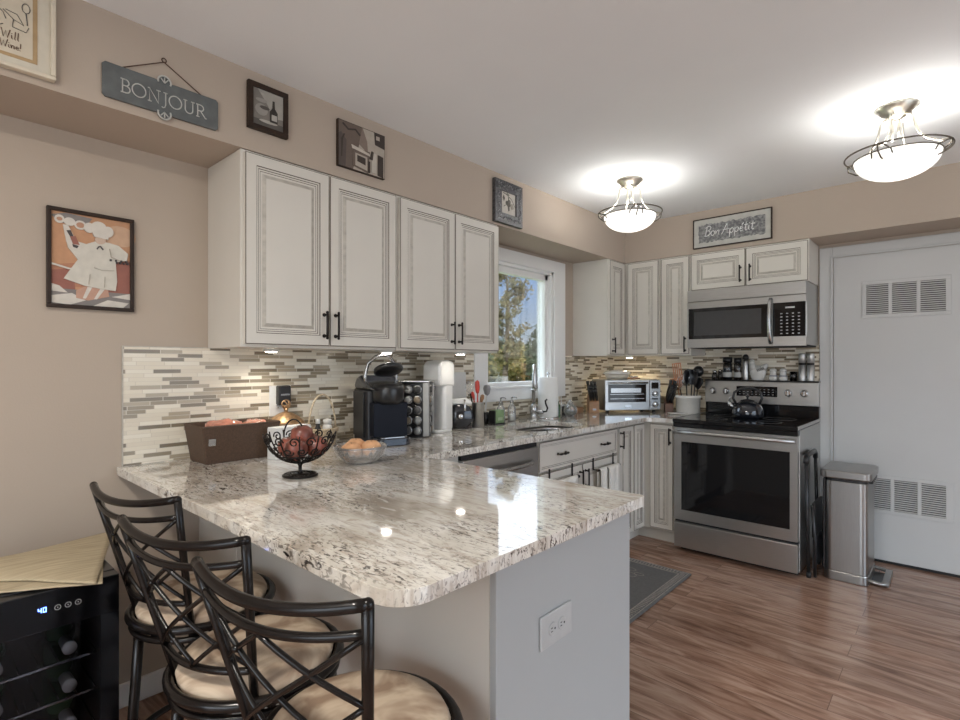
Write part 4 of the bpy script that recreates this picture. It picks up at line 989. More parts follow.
B().box(-0.16, 0.16, -0.012, -0.001, -0.128, 0.128).obj('mat_board', mat('cream_mat', (0.62, 0.57, 0.47), 0.8), o)
B().box(-0.136, 0.128, -0.0135, -0.0121, -0.104, 0.106).obj('gold_liner', mat('tan_liner', (0.42, 0.29, 0.15), 0.6, var=0.1), o)
B().box(-0.127, 0.117, -0.0145, -0.0136, -0.095, 0.098).obj('paper', mat('ivory_paper', (0.62, 0.55, 0.43), 0.8), o)
b = B()
letters(b, [SCR2[ch] for ch in '"Will'], 0.040, -0.054, 0.023, -0.0155, 0.0011, gap=0.08)
letters(b, [SCR2[ch] for ch in 'Cook for Wine!'], -0.030, -0.081, 0.0205, -0.0155, 0.0011, gap=0.05)
b.obj('lettering', mat('sepia_ink', (0.13, 0.07, 0.04), 0.7), o)
b = B()
def sk(pts, r=0.0011): b.tube([(x+0.012, -0.0155, z+0.004) for x, z in pts], r, 5)
def ck_(cx, cz, r, r2=None, a0=0, a1=360): sk([(cx+r*math.cos(math.radians(a)), cz+(r2 or r)*math.sin(math.radians(a))) for a in range(a0, a1+1, 30)])
ck_(0.0, 0.045, 0.030, 0.034); ck_(-0.018, 0.086, 0.02); ck_(0.005, 0.092, 0.02); ck_(0.028, 0.084, 0.018)
sk([(-0.02, 0.05), (-0.005, 0.042), (0.012, 0.05)], 0.002); sk([(0.0, 0.045), (0.025, 0.04)], 0.0022); ck_(0.005, 0.03, 0.013, 0.006)
ck_(0.0, -0.005, 0.046, 0.034, 0, 330); ck_(0.0, 0.0, 0.015); ck_(-0.02, -0.012, 0.018, 0.01); sk([(0.04, 0.02), (0.062, 0.0), (0.085, -0.008), (0.070, 0.018), (0.045, 0.022)]); sk([(0.062, 0.0), (0.06, -0.022), (0.09, -0.026), (0.096, -0.01)])
sk([(0.093, -0.004), (0.090, 0.03)], 0.0016); ck_(0.090, 0.044, 0.009, 0.014); sk([(-0.05, 0.02), (-0.085, 0.05), (-0.1, 0.07)]); sk([(-0.10, 0.05), (-0.07, 0.03)], 0.0018)
b.obj('ink_drawing', mat('grey_ink', (0.12, 0.11, 0.10), 0.7), o)

# ------------------------------------------------------------------ bar stools
def stool(label, x, y, rz):
    o = thing('bar_stool', label, 'bar stool', (x, y, 0), rz, 'rattan bar stools at the peninsula')
    R = 0.190; zs = 0.59
    b = B()
    b.tube([(R*math.cos(2*PI*i/40), R*math.sin(2*PI*i/40), zs) for i in range(40)], 0.012, 10, True)
    b.tube([((R-0.006)*math.cos(2*PI*i/40), (R-0.006)*math.sin(2*PI*i/40), zs-0.030) for i in range(40)], 0.009, 8, True)
    b.obj('seat_frame', M_rattan, o)
    B().lathe([(0.0, -0.014), (0.165, -0.014), (0.174, 0.0), (0.176, 0.012), (0.168, 0.026), (0.13, 0.036), (0.0, 0.040)], 40, (0, 0, zs)).obj('seat_cushion', M_seat, o)
    def P(s, z, off=0.0):
        f = (z-0.59)/0.37
        w = 0.119+0.064*f; y0 = -0.127-0.082*f; bow = 0.031+0.009*f
        return Vector((s*w, y0-bow*(1-s*s)-off, z-0.018*f*(1-s*s)))
    for s in (-1, 1):
        b = B(); b.tube([P(s, 0.575), P(s, 0.70), P(s, 0.83), P(s, 0.958)], 0.0095, 10); b.ball(P(s, 0.960), 0.0100, u=10, v=8)
        b.obj('back_post', M_rattan, o)
    N = 20
    b = B(); b.tube([P(-1+2*i/N, 0.960) for i in range(N+1)], 0.0098, 10); b.obj('top_rail', M_rattan, o)
    b = B(); b.tube([P(-1+2*i/N, 0.912) for i in range(N+1)], 0.0076, 10); b.obj('back_rail', M_rattan, o)
    b = B(); b.tube([P(-1+2*i/N, 0.662) for i in range(N+1)], 0.0080, 10); b.obj('lower_rail', M_rattan, o)
    zt, zm, zb = 0.908, 0.785, 0.666
    segs = [((-1, zt), (1, zb)), ((1, zt), (-1, zb)), ((0, zt), (-1, zm)), ((0, zt), (1, zm)), ((-1, zm), (0, zb)), ((1, zm), (0, zb))]
    for n_, ((sa, za), (sb, zb_)) in enumerate(segs):
        b = B(); b.tube([P(sa+(sb-sa)*i/10, za+(zb_-za)*i/10, 0.004 if n_ % 2 else -0.002) for i in range(11)], 0.0049, 8)
        b.obj('lattice_cane', M_rattan, o)
    for q in ((-1, zm), (1, zm), (0, zm), (-0.5, (zt+zm)/2), (0.5, (zt+zm)/2), (-0.5, (zb+zm)/2), (0.5, (zb+zm)/2), (0, zb), (0, zt)):
        p = P(*q); B().ball(p, 0.0082, (1, 1, 0.8), 10, 8).obj('binding', M_rattan, o)
    for a in (45, 135, 225, 315):
        ca, sa = math.cos(math.radians(a)), math.sin(math.radians(a))
        b = B(); b.tube([(ca*0.165, sa*0.165, 0.595), (ca*0.185, sa*0.185, 0.3), (ca*0.205, sa*0.205, 0.0)], 0.014, 10)
        lg = b.obj('leg', M_rattan, o)
        b = B()
        for da in (-1, 1):
            c2, s2 = math.cos(math.radians(a+da*36)), math.sin(math.radians(a+da*36))
            b.tube([(ca*0.177, sa*0.177, 0.42), (ca*0.172+c2*0.008, sa*0.172+s2*0.008, 0.50), (c2*0.06+ca*0.12, s2*0.06+sa*0.12, 0.55), (c2*0.178, s2*0.178, 0.570)], 0.0065, 8)
        b.obj('curved_brace', M_rattan, lg)
    b = B(); b.tube([(0.192*math.cos(2*PI*i/36), 0.192*math.sin(2*PI*i/36), 0.20) for i in range(36)], 0.010, 8, True); b.obj('footrest', M_rattan, o)
    return o
A = math.radians(15)
stool('black lattice-back bar stool with cream seat, farthest left beside the wine cooler', 0.665, -3.723, math.radians(16))
stool('black lattice-back bar stool with cream seat, middle of the three', 1.093, -3.757, math.radians(19))
stool('black lattice-back bar stool with cream seat, nearest the camera at the counter corner', 1.500, -3.749, math.radians(16))

# ------------------------------------------------------------------ wine cooler
c = thing('wine_cooler', 'black wine cooler with blue 40 display at the left wall under a khaki cloth', 'wine cooler', (0.19, -3.920, 0))
D, Wd, Hh = 0.39, 0.50, 0.705
b = B()
b.box(0, D-0.05, -Wd, 0, 0.03, 0.05).box(0, D-0.05, -Wd, 0, Hh-0.03, Hh).box(0, D-0.05, -0.02, 0, 0.05, Hh-0.03).box(0, D-0.05, -Wd, -Wd+0.02, 0.05, Hh-0.03).box(0, 0.02, -Wd+0.02, -0.02, 0.05, Hh-0.03)
b.obj('cabinet', M_black, c, bevel=0.003)
for x in (0.04, D-0.1):
    for y in (-0.04, -Wd+0.04): B().cyl(0.018, 0, 0.03, (x, y)).obj('foot', M_blackmat, c)
b = B(); x0 = D-0.048
b.box(x0, D-0.004, -Wd, 0, Hh-0.105, Hh-0.002).box(x0, D-0.004, -Wd, 0, 0.035, 0.08).box(x0, D-0.004, -0.045, 0, 0.08, Hh-0.105).box(x0, D-0.004, -Wd, -Wd+0.045, 0.08, Hh-0.105)
dr = b.obj('door', M_black, c, bevel=0.002)
B().box(D-0.0038, D-0.0005, -Wd+0.002, -0.002, 0.037, Hh-0.004).obj('door_glass', M_cooler, dr)
# seven-segment display reading 40
b = B()
def seg7(y, on_):
    w_, h_, t = 0.0058, 0.0055, 0.0014
    S = {'a': (0, 2*h_, w_, 2*h_), 'b': (w_, h_, w_, 2*h_), 'c': (w_, 0, w_, h_), 'd': (0, 0, w_, 0), 'e': (0, 0, 0, h_), 'f': (0, h_, 0, 2*h_), 'g': (0, h_, w_, h_)}
    for s in on_:
        y0_, z0_, y1_, z1_ = S[s]
        b.box(D+0.0002, D+0.0010, y+y0_-t/2, y+y1_+t/2, 0.652+z0_-t/2, 0.652+z1_+t/2)
seg7(-0.180, 'fgbc'); seg7(-0.170, 'abcdef')
b.obj('display_digits', M_blue, c)
for y in (-0.140, -0.118, -0.096):
    b = B(); b.tube([(D+0.0006, y+0.0065*math.cos(2*PI*i/16), 0.655+0.0065*math.sin(2*PI*i/16)) for i in range(16)], 0.0006, 5, True)
    b.ball((D+0.0006, y, 0.655), 0.0013, u=6, v=4)
    b.obj('touch_button', M_keys, c)
for z in (0.575, 0.470, 0.365, 0.260, 0.155):
    b = B()
    b.box(D-0.075, D-0.068, -Wd+0.03, -0.03, z, z+0.006)
    for i in range(11): b.tube([(0.03, -0.04-0.042*i, z), (D-0.07, -0.04-0.042*i, z)], 0.0022, 6)
    b.obj('wire_shelf', M_chrome, c)
LB = ['under the second wire shelf front, upper right in the cooler', 'one level below the upper right bottle in the cooler', 'third level down in the wine cooler', 'upper level in the cooler, nearer its hinge side', 'second level in the cooler, nearer its hinge side']
for i, (y, z) in enumerate(((-0.105, 0.470), (-0.105, 0.365), (-0.105, 0.260), (-0.26, 0.470), (-0.26, 0.365))):
    b = thing('wine_bottle', 'dark wine bottle, pale capsule, '+LB[i], 'wine bottle', (0.19+0.024, -3.920+y, z+0.0435), 0, 'bottles in the wine cooler')
    M = Matrix.Rotation(PI/2, 4, 'Y') @ Matrix.Diagonal((1, 1, 0.99, 1))
    B().lathe([(0.0, 0), (0.036, 0), (0.0375, 0.01), (0.0375, 0.185), (0.030, 0.215), (0.0145, 0.245), (0.0145, 0.30)], 20, M=M).obj('glass_body', M_greengl, b)
    B().lathe([(0.0155, 0.255), (0.0155, 0.305), (0.017, 0.306), (0.017, 0.318), (0.0, 0.319)], 18, M=M).obj('capsule', M_trim, b)

# khaki cloth folded over the cooler
def lerp(a, b, t): return a+(b-a)*t
def clothfn(back, front, dz, bulge, seed):
    def poly(pl, t):
        k = min(len(pl)-2, int(t*(len(pl)-1))); f_ = t*(len(pl)-1)-k
        return lerp(pl[k][0], pl[k+1][0], f_), lerp(pl[k][1], pl[k+1][1], f_)
    def f_(u, v):
        bx, by = poly(back, v); fx, fy = poly(front, v)
        x, y = lerp(bx, fx, u), lerp(by, fy, u)
        z = 0.7085+dz+bulge*math.sin(PI*u)**0.7*math.sin(PI*min(1, v*0.75+0.25))+0.0025*noise.noise(Vector((x*9, y*9, seed)))
        return Vector((x, y, z))
    return f_
c = thing('cooler_cloth', 'ribbed khaki cloth folded on top of the black wine cooler', 'cloth', (0, 0, 0))
B().grid(clothfn([(0.225, -4.415), (0.225, -4.14), (0.180, -3.868)], [(0.34, -4.415), (0.50, -4.20), (0.605, -4.035), (0.645, -3.975)], 0.002, 0.004, 1.0), 34, 34).obj('lower_fold', M_khaki, c, solid=0.003)
B().grid(clothfn([(0.235, -4.40), (0.230, -4.14), (0.165, -3.838)], [(0.26, -4.40), (0.38, -4.22), (0.50, -4.11), (0.655, -3.992)], 0.009, 0.022, 3.0), 34, 34).obj('upper_fold', M_khaki, c, solid=0.004)

# ------------------------------------------------------------------ trash can
M_can = mat('satin_can_steel', (0.36, 0.355, 0.345), 0.30, metal=1.0, var=0.05, scale=8, stretch=(80, 80, 2))
c = thing('trash_can', 'tall stainless steel pedal trash can standing before the utility door', 'trash can', (1.855, -0.375, 0))
c.scale = (1.10, 1.06, 1.01)
def rrect(hx, hy, r, n=6):
    p = []
    for cx_, cy_, a0 in ((hx-r, hy-r, 0), (-hx+r, hy-r, 90), (-hx+r, -hy+r, 180), (hx-r, -hy+r, 270)): p += arc(cx_, cy_, r, a0, a0+90, n)
    return p
B().prism(rrect(0.100, 0.165, 0.035), 0.055, 0.590, 'XY').obj('body', M_can, c, bevel=0.003)
B().prism(rrect(0.103, 0.168, 0.036), 0.0, 0.0545, 'XY').obj('base', M_can, c, bevel=0.004)
B().box(-0.104, -0.092, -0.16, 0.16, 0.06, 0.60).obj('hinge_column', M_black, c, bevel=0.003)
B().prism(rrect(0.096, 0.161, 0.033), 0.5905, 0.608, 'XY').obj('liner_rim', M_black, c)
b = B(); b.prism(rrect(0.118, 0.180, 0.035), 0.6085, 0.655, 'XY'); b.obj('lid', M_can, c, bevel=0.007)
B().prism([(-0.10, 0.585), (0.115, 0.585), (0.118, 0.608), (-0.10, 0.608)], -0.10, 0.10, 'XZ').obj('lid_grip', M_black, c, bevel=0.003)
b = B(); b.tube([(0.10, -0.135, 0.03), (0.150, -0.135, 0.022), (0.172, -0.12, 0.022), (0.176, 0.0, 0.022), (0.172, 0.12, 0.022), (0.150, 0.135, 0.022), (0.10, 0.135, 0.03)], 0.011, 10); b.box(0.155, 0.185, -0.12, 0.12, 0.008, 0.036); b.obj('pedal', M_can, c, bevel=0.003)
B().box(0.104, 0.154, -0.11, 0.11, 0.004, 0.010).obj('pedal_pad', M_black, c)

# folded step stool
c = thing('folded_step_stool', 'folded black and grey step stool leaning between range and trash can', 'step stool', (1.690, -0.44, 0))
for y in (-0.17, 0.12):
    b = B(); b.tube([(-0.012, y, 0.008), (-0.020, y, 0.40), (-0.026, y+0.0, 0.70)], 0.010, 10); b.obj('rail', M_black, c)
b = B(); b.tube([(-0.026, -0.17, 0.69), (-0.026, -0.165, 0.72), (-0.026, -0.14, 0.738), (-0.026, 0.09, 0.738), (-0.026, 0.115, 0.72), (-0.026, 0.12, 0.69)], 0.015, 10); b.obj('top_handle', M_black, c)
for y in (-0.16, 0.11):
    b = B(); b.tube([(0.020, y, 0.006), (0.018, y, 0.25), (0.004, y, 0.44)], 0.009, 10); b.obj('rear_leg', M_black, c)
B().box(0.000, 0.018, -0.15, 0.10, 0.24, 0.45).obj('upper_step', M_black, c, bevel=0.004)
B().box(0.004, 0.016, -0.15, 0.10, 0.05, 0.225).obj('lower_step', mat('grey_tread', (0.12, 0.12, 0.13), 0.5, var=0.2), c, bevel=0.004)
b = B()
for y in (-0.17, 0.12): b.lathe([(0.014, 0), (0.014, 0.03), (0.0, 0.031)], 12, (-0.012, y, 0.0))
b.obj('rubber_feet', M_blackmat, c)

# ------------------------------------------------------------------ floor mat
c = thing('floor_mat', 'dark grey cushioned kitchen mat with ladder-pattern border on the floor', 'mat', (0.905, -1.535, 0))
B().box(-0.235, 0.235, -0.467, 0.467, 0.001, 0.014).obj('pad', M_rubber, c, bevel=0.005)
b = B()
for s in (-1, 1):
    b.box(s*0.180-0.003, s*0.180+0.003, -0.405, 0.405, 0.014, 0.0165); b.box(s*0.222-0.002, s*0.222+0.002, -0.455, 0.455, 0.014, 0.016)
    b.box(-0.180, 0.180, s*0.405-0.003, s*0.405+0.003, 0.014, 0.0165); b.box(-0.222, 0.222, s*0.455-0.002, s*0.455+0.002, 0.014, 0.016)
for i in range(45):
    y = -0.44+0.02*i
    for s in (-1, 1): b.box(s*0.200-0.012, s*0.200+0.012, y-0.0035, y+0.0035, 0.014, 0.0165)
for i in range(19):
    x = -0.18+0.02*i
    for s in (-1, 1): b.box(x-0.0035, x+0.0035, s*0.430-0.013, s*0.430+0.013, 0.014, 0.0165)
b.obj('border_pattern', M_rubber2, c)
b = B()
for (x, y, r) in ((-0.05, 0.2, 0.05), (0.0, 0.24, 0.03), (-0.08, 0.28, 0.04)):
    b.tube([(x+r*math.cos(2*PI*i/20), y+r*0.6*math.sin(2*PI*i/20), 0.0143) for i in range(20)], 0.0016, 5, True)
b.obj('medallion', M_rubber2, c)

# ------------------------------------------------------------------ towels and hooks on the sink cabinet
CT = 0.914
def towel_bar(y0, y1, label):
    o = thing('over_door_towel_bar', label, 'towel bar', (0.652, (y0+y1)/2, 0.694), 0, 'over-door towel bars')
    h = (y1-y0)/2
    for s in (-1, 1):
        b = B(); b.box(0.0005, 0.0035, s*(h-0.012)-0.007, s*(h-0.012)+0.007, -0.055, 0.018); b.box(0.0005, 0.040, s*(h-0.012)-0.007, s*(h-0.012)+0.007, -0.058, -0.054)
        b.obj('hook', M_bronze, o, bevel=0.001)
    b = B(); b.tube([(0.040, -h, -0.056), (0.040, h, -0.056)], 0.006, 10); b.ball((0.040, -h, -0.056), 0.009, u=10, v=8); b.ball((0.040, h, -0.056), 0.009, u=10, v=8)
    b.obj('bar', M_bronze, o)
towel_bar(-1.90, -1.64, 'black over-door towel bar on the left door under the sink')
towel_bar(-1.42, -1.14, 'black over-door towel bar on the right door under the sink')
def towel(y0, y1, zb_front, zb_back, label, group='kitchen towels'):
    o = thing('kitchen_towel', label, 'towel', (0.692, (y0+y1)/2, 0.638), 0, group)
    h = (y1-y0)/2
    def fn(u, v):
        y = -h+2*h*u
        Lf = 0.604-zb_front; Lb = 0.604-zb_back
        s = v*(Lf+Lb+0.03)-Lb
        wav = 0.004*math.sin(u*17+v*2)+0.003*noise.noise(Vector((u*4, v*4, y0*9)))
        if s < 0: return Vector((-0.010+abs(wav)*0.3, y, s))
        if s < 0.03:
            a = PI*(1-s/0.03)
            return Vector((0.0105*math.cos(a), y, 0.0105*math.sin(a)))
        return Vector((0.010+wav+0.004, y*(1-0.03*(s-0.03)), -(s-0.03)))
    B().grid(fn, 24, 40).obj('cloth', M_towel, o, solid=0.004)
    b = B(); zz = zb_front-0.604+0.05
    b.grid(lambda u, v: Vector((0.0175+0.004*math.sin(u*17+1.8), (-h+2*h*u)*0.985, zz+0.015*v)), 24, 3)
    b.obj('stripe', mat('towel_stripe', (0.40, 0.37, 0.30), 0.9), o, solid=0.001)
towel(-1.86, -1.665, 0.33, 0.45, 'off-white towel hanging from the left bar under the sink')
towel(-1.405, -1.320, 0.40, 0.50, 'narrow folded greyish towel at the left end of the right towel bar')
towel(-1.310, -1.150, 0.33, 0.45, 'off-white towel on the right bar under the sink, next to the narrow cabinet')

# ------------------------------------------------------------------ things on the peninsula
c = thing('storage_bin', 'brown woven rectangular bin with tapered sides against the mosaic backsplash', 'bin', (0.137, -3.415, CT), 0)
def binwall(b, hx0, hy0, hx1, hy1, h, t, z0=0.0):
    o_ = [(-1, -1), (1, -1), (1, 1), (-1, 1)]
    def ring(hx, hy, z): return [b.bm.verts.new((sx*hx, sy*hy, z)) for sx, sy in o_]
    r = [ring(hx0, hy0, z0), ring(hx1, hy1, h), ring(hx1-t, hy1-t, h), ring(hx0-t, hy0-t, z0+t)]
    for i in range(3):
        for k in range(4): b.bm.faces.new((r[i][k], r[i][(k+1) % 4], r[i+1][(k+1) % 4], r[i+1][k]))
    b.bm.faces.new(r[3]); b.bm.faces.new(list(reversed(r[0])))
b = B(); binwall(b, 0.080, 0.137, 0.097, 0.156, 0.146, 0.006); b.obj('basket', M_brownbox, c, bevel=0.004)
b = B(); b.tube([(sx*0.094, sy*0.153, 0.1445) for sx, sy in ((-1, -1), (1, -1), (1, 1), (-1, 1))], 0.0042, 6, True); b.obj('rim', M_brownbox, c)
b = B(); M = Matrix.Translation((0.0895, -0.118, 0.085)) @ Matrix.Rotation(0.11, 4, 'Y')
b.box(-0.001, 0.003, -0.014, 0.014, -0.014, 0.014, M=M); lab(b.obj('rivet_plate', M_steel, c, bevel=0.003), 'small square metal grommet')
tag(B().ball((0.137, -3.450, CT+0.118), 0.078, (0.95, 1.0, 0.62), 28, 18, lump=0.25).obj('produce_bag', M_bag), 'shiny salmon-pink plastic produce bag in the front end of the brown bin', 'bag', 'produce bags')
tag(B().ball((0.137, -3.322, CT+0.112), 0.062, (1.15, 0.70, 0.70), 28, 18, lump=0.28).obj('produce_bag', M_bag), 'shiny pink plastic produce bag in the far end of the brown bin', 'bag', 'produce bags')

c = thing('white_box', 'white rectangular box behind the black wire fruit bowl', 'box', (0.285, -3.245, CT), 0.10)
B().box(-0.03, 0.03, -0.085, 0.085, 0, 0.125).obj('carton', M_white, c, bevel=0.003)
B().box(-0.028, 0.028, -0.083, 0.083, 0.1252, 0.129).obj('lid_flap', M_paper, c)

c = thing('lidded_dish', 'antique gold lidded dish with open star finial by the backsplash', 'dish', (0.100, -3.165, CT))
B().lathe([(0.0, 0), (0.045, 0), (0.040, 0.008), (0.018, 0.018), (0.018, 0.055), (0.05, 0.075), (0.078, 0.105), (0.082, 0.116), (0.0, 0.112)], 36).obj('footed_bowl', M_gold, c)
B().lathe([(0.084, 0.117), (0.078, 0.128), (0.055, 0.150), (0.030, 0.165), (0.008, 0.173), (0.0, 0.174)], 36, cap=True).obj('lid', M_gold, c)
b = B()
b.ball((0, 0, 0.180), 0.010, u=12, v=8)
for k in range(6):
    a = k*PI/3
    b.tube([(0, 0, 0.186), (0.004*math.cos(a), 0.016*math.sin(a)+0.0, 0.198), (0, 0.022*math.cos(a), 0.205+0.022*math.sin(a))], 0.0028, 6)
b.tube([(0, 0.020*math.cos(2*PI*i/18), 0.205+0.020*math.sin(2*PI*i/18)) for i in range(18)], 0.0025, 6, True)
b.obj('finial', M_gold, c)

c = thing('handled_basket', 'small pale wicker basket with tall arched handle by the backsplash', 'basket', (0.115, -2.990, CT))
wick = mat('pale_wicker', (0.52, 0.42, 0.29), 0.8, var=0.3, scale=120, bump=0.8, bscale=260)
b = B()
for k in range(9):
    r = 0.050+0.017*k/8; b.tube([(r*math.cos(2*PI*i/30), r*math.sin(2*PI*i/30)*1.1, 0.005+k*0.0095) for i in range(30)], 0.0055, 6, True)
b.lathe([(0.0, 0.0), (0.05, 0.0), (0.05, 0.005), (0.0, 0.005)], 24)
b.obj('body', wick, c)
b = B(); b.tube([(0, -0.072*math.cos(math.radians(a)), 0.075+0.168*math.sin(math.radians(a))) for a in range(0, 181, 10)], 0.0045, 8); b.obj('handle', wick, c)
c = thing('spice_bottle', 'small dark bottle with pale cap standing in the handled basket', 'bottle', (0.112, -3.012, CT+0.0055))
B().lathe([(0.0, 0), (0.017, 0), (0.017, 0.075), (0.009, 0.090), (0.009, 0.10)], 16).obj('glass', M_black, c)
B().lathe([(0.011, 0.10), (0.011, 0.122), (0.0, 0.124)], 16).obj('cap', M_white, c)
c = thing('round_jar', 'round white jar in the handled basket', 'jar', (0.130, -2.972, CT+0.0055))
B().lathe([(0.0, 0), (0.018, 0), (0.023, 0.03), (0.023, 0.085), (0.016, 0.098)], 18).obj('jar_body', M_ceram, c)
B().lathe([(0.019, 0.0985), (0.021, 0.118), (0.0, 0.124)], 18).obj('lid', M_ceram, c)

# wire fruit bowl
c = thing('wire_fruit_bowl', 'black scrolled wire pedestal bowl holding red fruit on the peninsula', 'fruit bowl', (0.666, -3.410, CT))
b = B()
b.lathe([(0.0, 0.012), (0.018, 0.011), (0.030, 0.008), (0.030, 0.002), (0.0, 0.002)], 28)
for k in range(16):
    a = 2*PI*k/16
    b.tube([(0.041+0.0, 0, 0)] and [((0.043+0.011*math.cos(q))*math.cos(a+0.16*math.sin(q)), (0.043+0.011*math.cos(q))*math.sin(a+0.16*math.sin(q)), 0.0045) for q in [2*PI*i/10 for i in range(10)]], 0.0024, 5, True)
b.tube([(0.056*math.cos(2*PI*i/28), 0.056*math.sin(2*PI*i/28), 0.005) for i in range(28)], 0.004, 6, True)
b.obj('foot', M_bronze, c)
b = B(); b.lathe([(0.012, 0.009), (0.006, 0.018), (0.006, 0.036), (0.012, 0.046)], 14); b.obj('stem', M_bronze, c)
def bowlP(th, t):
    # t 0 bottom .. 1 rim
    a = t*math.radians(82)
    return Vector((0.121*math.sin(a)*math.cos(th), 0.121*math.sin(a)*math.sin(th), 0.046+0.108*(1-math.cos(a))*1.12))
b = B()
for k in range(12):
    th = 2*PI*k/12
    b.tube([bowlP(th, i/10) for i in range(11)], 0.0026, 6)
for t in (0.25, 0.5):
    b.tube([bowlP(2*PI*i/40, t) for i in range(40)], 0.0024, 6, True)
b.obj('ribs', M_bronze, c)
b = B()
for k in range(14):
    for t0_, sg, rr in ((0.42, 1, 0.15), (0.66, -1, 0.15), (0.88, 1, 0.14)):
        th0 = 2*PI*(k+0.5*(sg > 0))/14
        pts = []
        for j in range(16):
            a = j*0.55*sg; r = rr*(1-j*0.052)
            pts.append(bowlP(th0+r*math.cos(a)/max(0.35, math.sin(t0_*1.43)), t0_+r*0.72*math.sin(a)))
        b.tube(pts, 0.0026, 5)
b.obj('scrollwork', M_bronze, c)
b = B()
for s in (0,): b.tube([(0.741*(-0.022+0.034*math.cos(math.radians(a))), 0.671*(-0.022+0.034*math.cos(math.radians(a))), 0.140+0.056*math.sin(math.radians(a))) for a in range(0, 181, 15)], 0.0028, 6)
b.obj('loop_handle', M_bronze, c)
FR = [(-0.040, -0.020, 0.098, 'left side of'), (0.036, -0.034, 0.100, 'camera side of'), (0.034, 0.042, 0.100, 'wall side of'), (-0.030, 0.052, 0.104, 'back of'), (0.004, 0.004, 0.140, 'top of the pile in')]
for x, y, z, lb in FR:
    o = thing('apple', 'red and yellow apple at the '+lb+' the black wire bowl', 'apple', (0.666+x, -3.410+y, CT+z-0.036), random.random()*6, 'red apples in the wire bowl')
    B().lathe([(0.0, 0.004), (0.012, 0.0), (0.030, 0.012), (0.0385, 0.036), (0.034, 0.058), (0.018, 0.070), (0.006, 0.066), (0.0, 0.060)], 22).obj('flesh', M_apple, o)
    b = B(); b.tube([(0, 0, 0.060), (0.002, 0.001, 0.070), (0.005, 0.002, 0.078)], 0.0014, 6); b.obj('stem', M_bark, o)

# cut-glass bowl of peaches
c = thing('glass_bowl', 'cut-glass bowl of peaches on the peninsula', 'bowl', (0.605, -3.120, CT))
b = B()
def gb(u, v):
    th = 2*PI*u; fl = 1+0.018*math.cos(th*24)*(0.2+0.8*math.sin(PI*min(1, v)))
    r = 0.052+0.050*math.sin(v*PI/2*0.96)**0.9
    return Vector((r*fl*math.cos(th), r*fl*math.sin(th), 0.004+0.062*v**1.2))
b.grid(gb, 96, 10, True)
b.obj('bowl', M_clear, c, solid=0.004)
b = B(); b.lathe([(0.0, 0.0), (0.054, 0.0), (0.054, 0.005), (0.0, 0.005)], 32); b.obj('foot', M_clear, c)
b = B(); b.tube([(0.1025*math.cos(2*PI*i/48), 0.1025*math.sin(2*PI*i/48), 0.066) for i in range(48)], 0.0028, 6, True); b.obj('rim', M_clear, c)
PE = [(0.010, -0.048, 0.046, 'left'), (0.030, 0.032, 0.048, 'right front'), (-0.045, 0.012, 0.050, 'back')]
for x, y, z, lb in PE:
    o = thing('peach', 'orange-yellow peach at the '+lb+' of the cut-glass bowl', 'peach', (0.605+x, -3.120+y, CT+z-0.036), random.random()*6, 'peaches in the glass bowl')
    B().lathe([(0.0, 0.0), (0.018, 0.003), (0.036, 0.020), (0.0415, 0.038), (0.036, 0.058), (0.020, 0.072), (0.007, 0.071), (0.0, 0.066)], 24).obj('flesh', M_peach, o)
    b = B(); b.tube([(0, 0, 0.066), (0, 0.001, 0.073)], 0.0016, 6); b.obj('stem_stub', M_bark, o)

# ------------------------------------------------------------------ coffee maker
c = thing('coffee_maker', 'black single-serve coffee maker with lid open and silver arched handle', 'coffee maker', (0.215, -2.718, CT), math.radians(74))
b = B()
b.prism(rrect(0.100, 0.105, 0.035), 0.0, 0.261, 'XY', M=Matrix.Translation((0, 0.045, 0)))
b.obj('body', mat('satin_black', (0.010, 0.011, 0.014), 0.42, var=0.15), c, bevel=0.008)
b = B()
b.prism([(-0.150, 0.262), (0.060, 0.262), (0.135, 0.262), (0.140, 0.285), (0.110, 0.318), (0.060, 0.330), (0.0, 0.305)], -0.095, 0.095, 'YZ')
b.obj('hood', M_blacksh, c, bevel=0.012)
b = B(); b.lathe([(0.062, 0.0), (0.074, 0.02), (0.078, 0.07), (0.070, 0.095), (0.0, 0.095)], 28, (0, -0.088, 0.195)); b.obj('brew_head', M_black, c)
b = B(); M = Matrix.Translation((0, -0.040, 0.322)) @ Matrix.Rotation(math.radians(-24), 4, 'X')
b.lathe([(0.0, 0.0), (0.064, 0.002), (0.072, 0.008), (0.070, 0.022), (0.055, 0.030), (0.0, 0.032)], 28, (0, -0.060, 0.0), M)
ld = b.obj('lid', M_black, c)
b = B()
b.tube([(-0.082, 0.0, 0.270), (-0.083, 0.010, 0.330), (-0.070, 0.0, 0.390), (-0.035, -0.015, 0.425), (0.0, -0.018, 0.434), (0.035, -0.015, 0.425), (0.070, 0.0, 0.390), (0.083, 0.010, 0.330), (0.082, 0.0, 0.270)], 0.0085, 12)
b.obj('handle', M_steel, c)
B().prism(rrect(0.082, 0.060, 0.03), 0.0, 0.038, 'XY', M=Matrix.Translation((0, -0.125, 0))).obj('drip_tray', M_blacksh, c, bevel=0.005)
B().prism(rrect(0.068, 0.046, 0.02), 0.0382, 0.041, 'XY', M=Matrix.Translation((0, -0.125, 0))).obj('tray_grate', M_steel, c)
B().box(-0.086, 0.086, -0.120, -0.0605, 0.04, 0.20).obj('front_panel', mat('blue_black_panel', (0.005, 0.007, 0.014), 0.5, ior=1.3), c, bevel=0.002)
B().box(-0.1055, -0.1005, -0.03, 0.12, 0.03, 0.25).obj('water_tank', M_black, c, bevel=0.002)

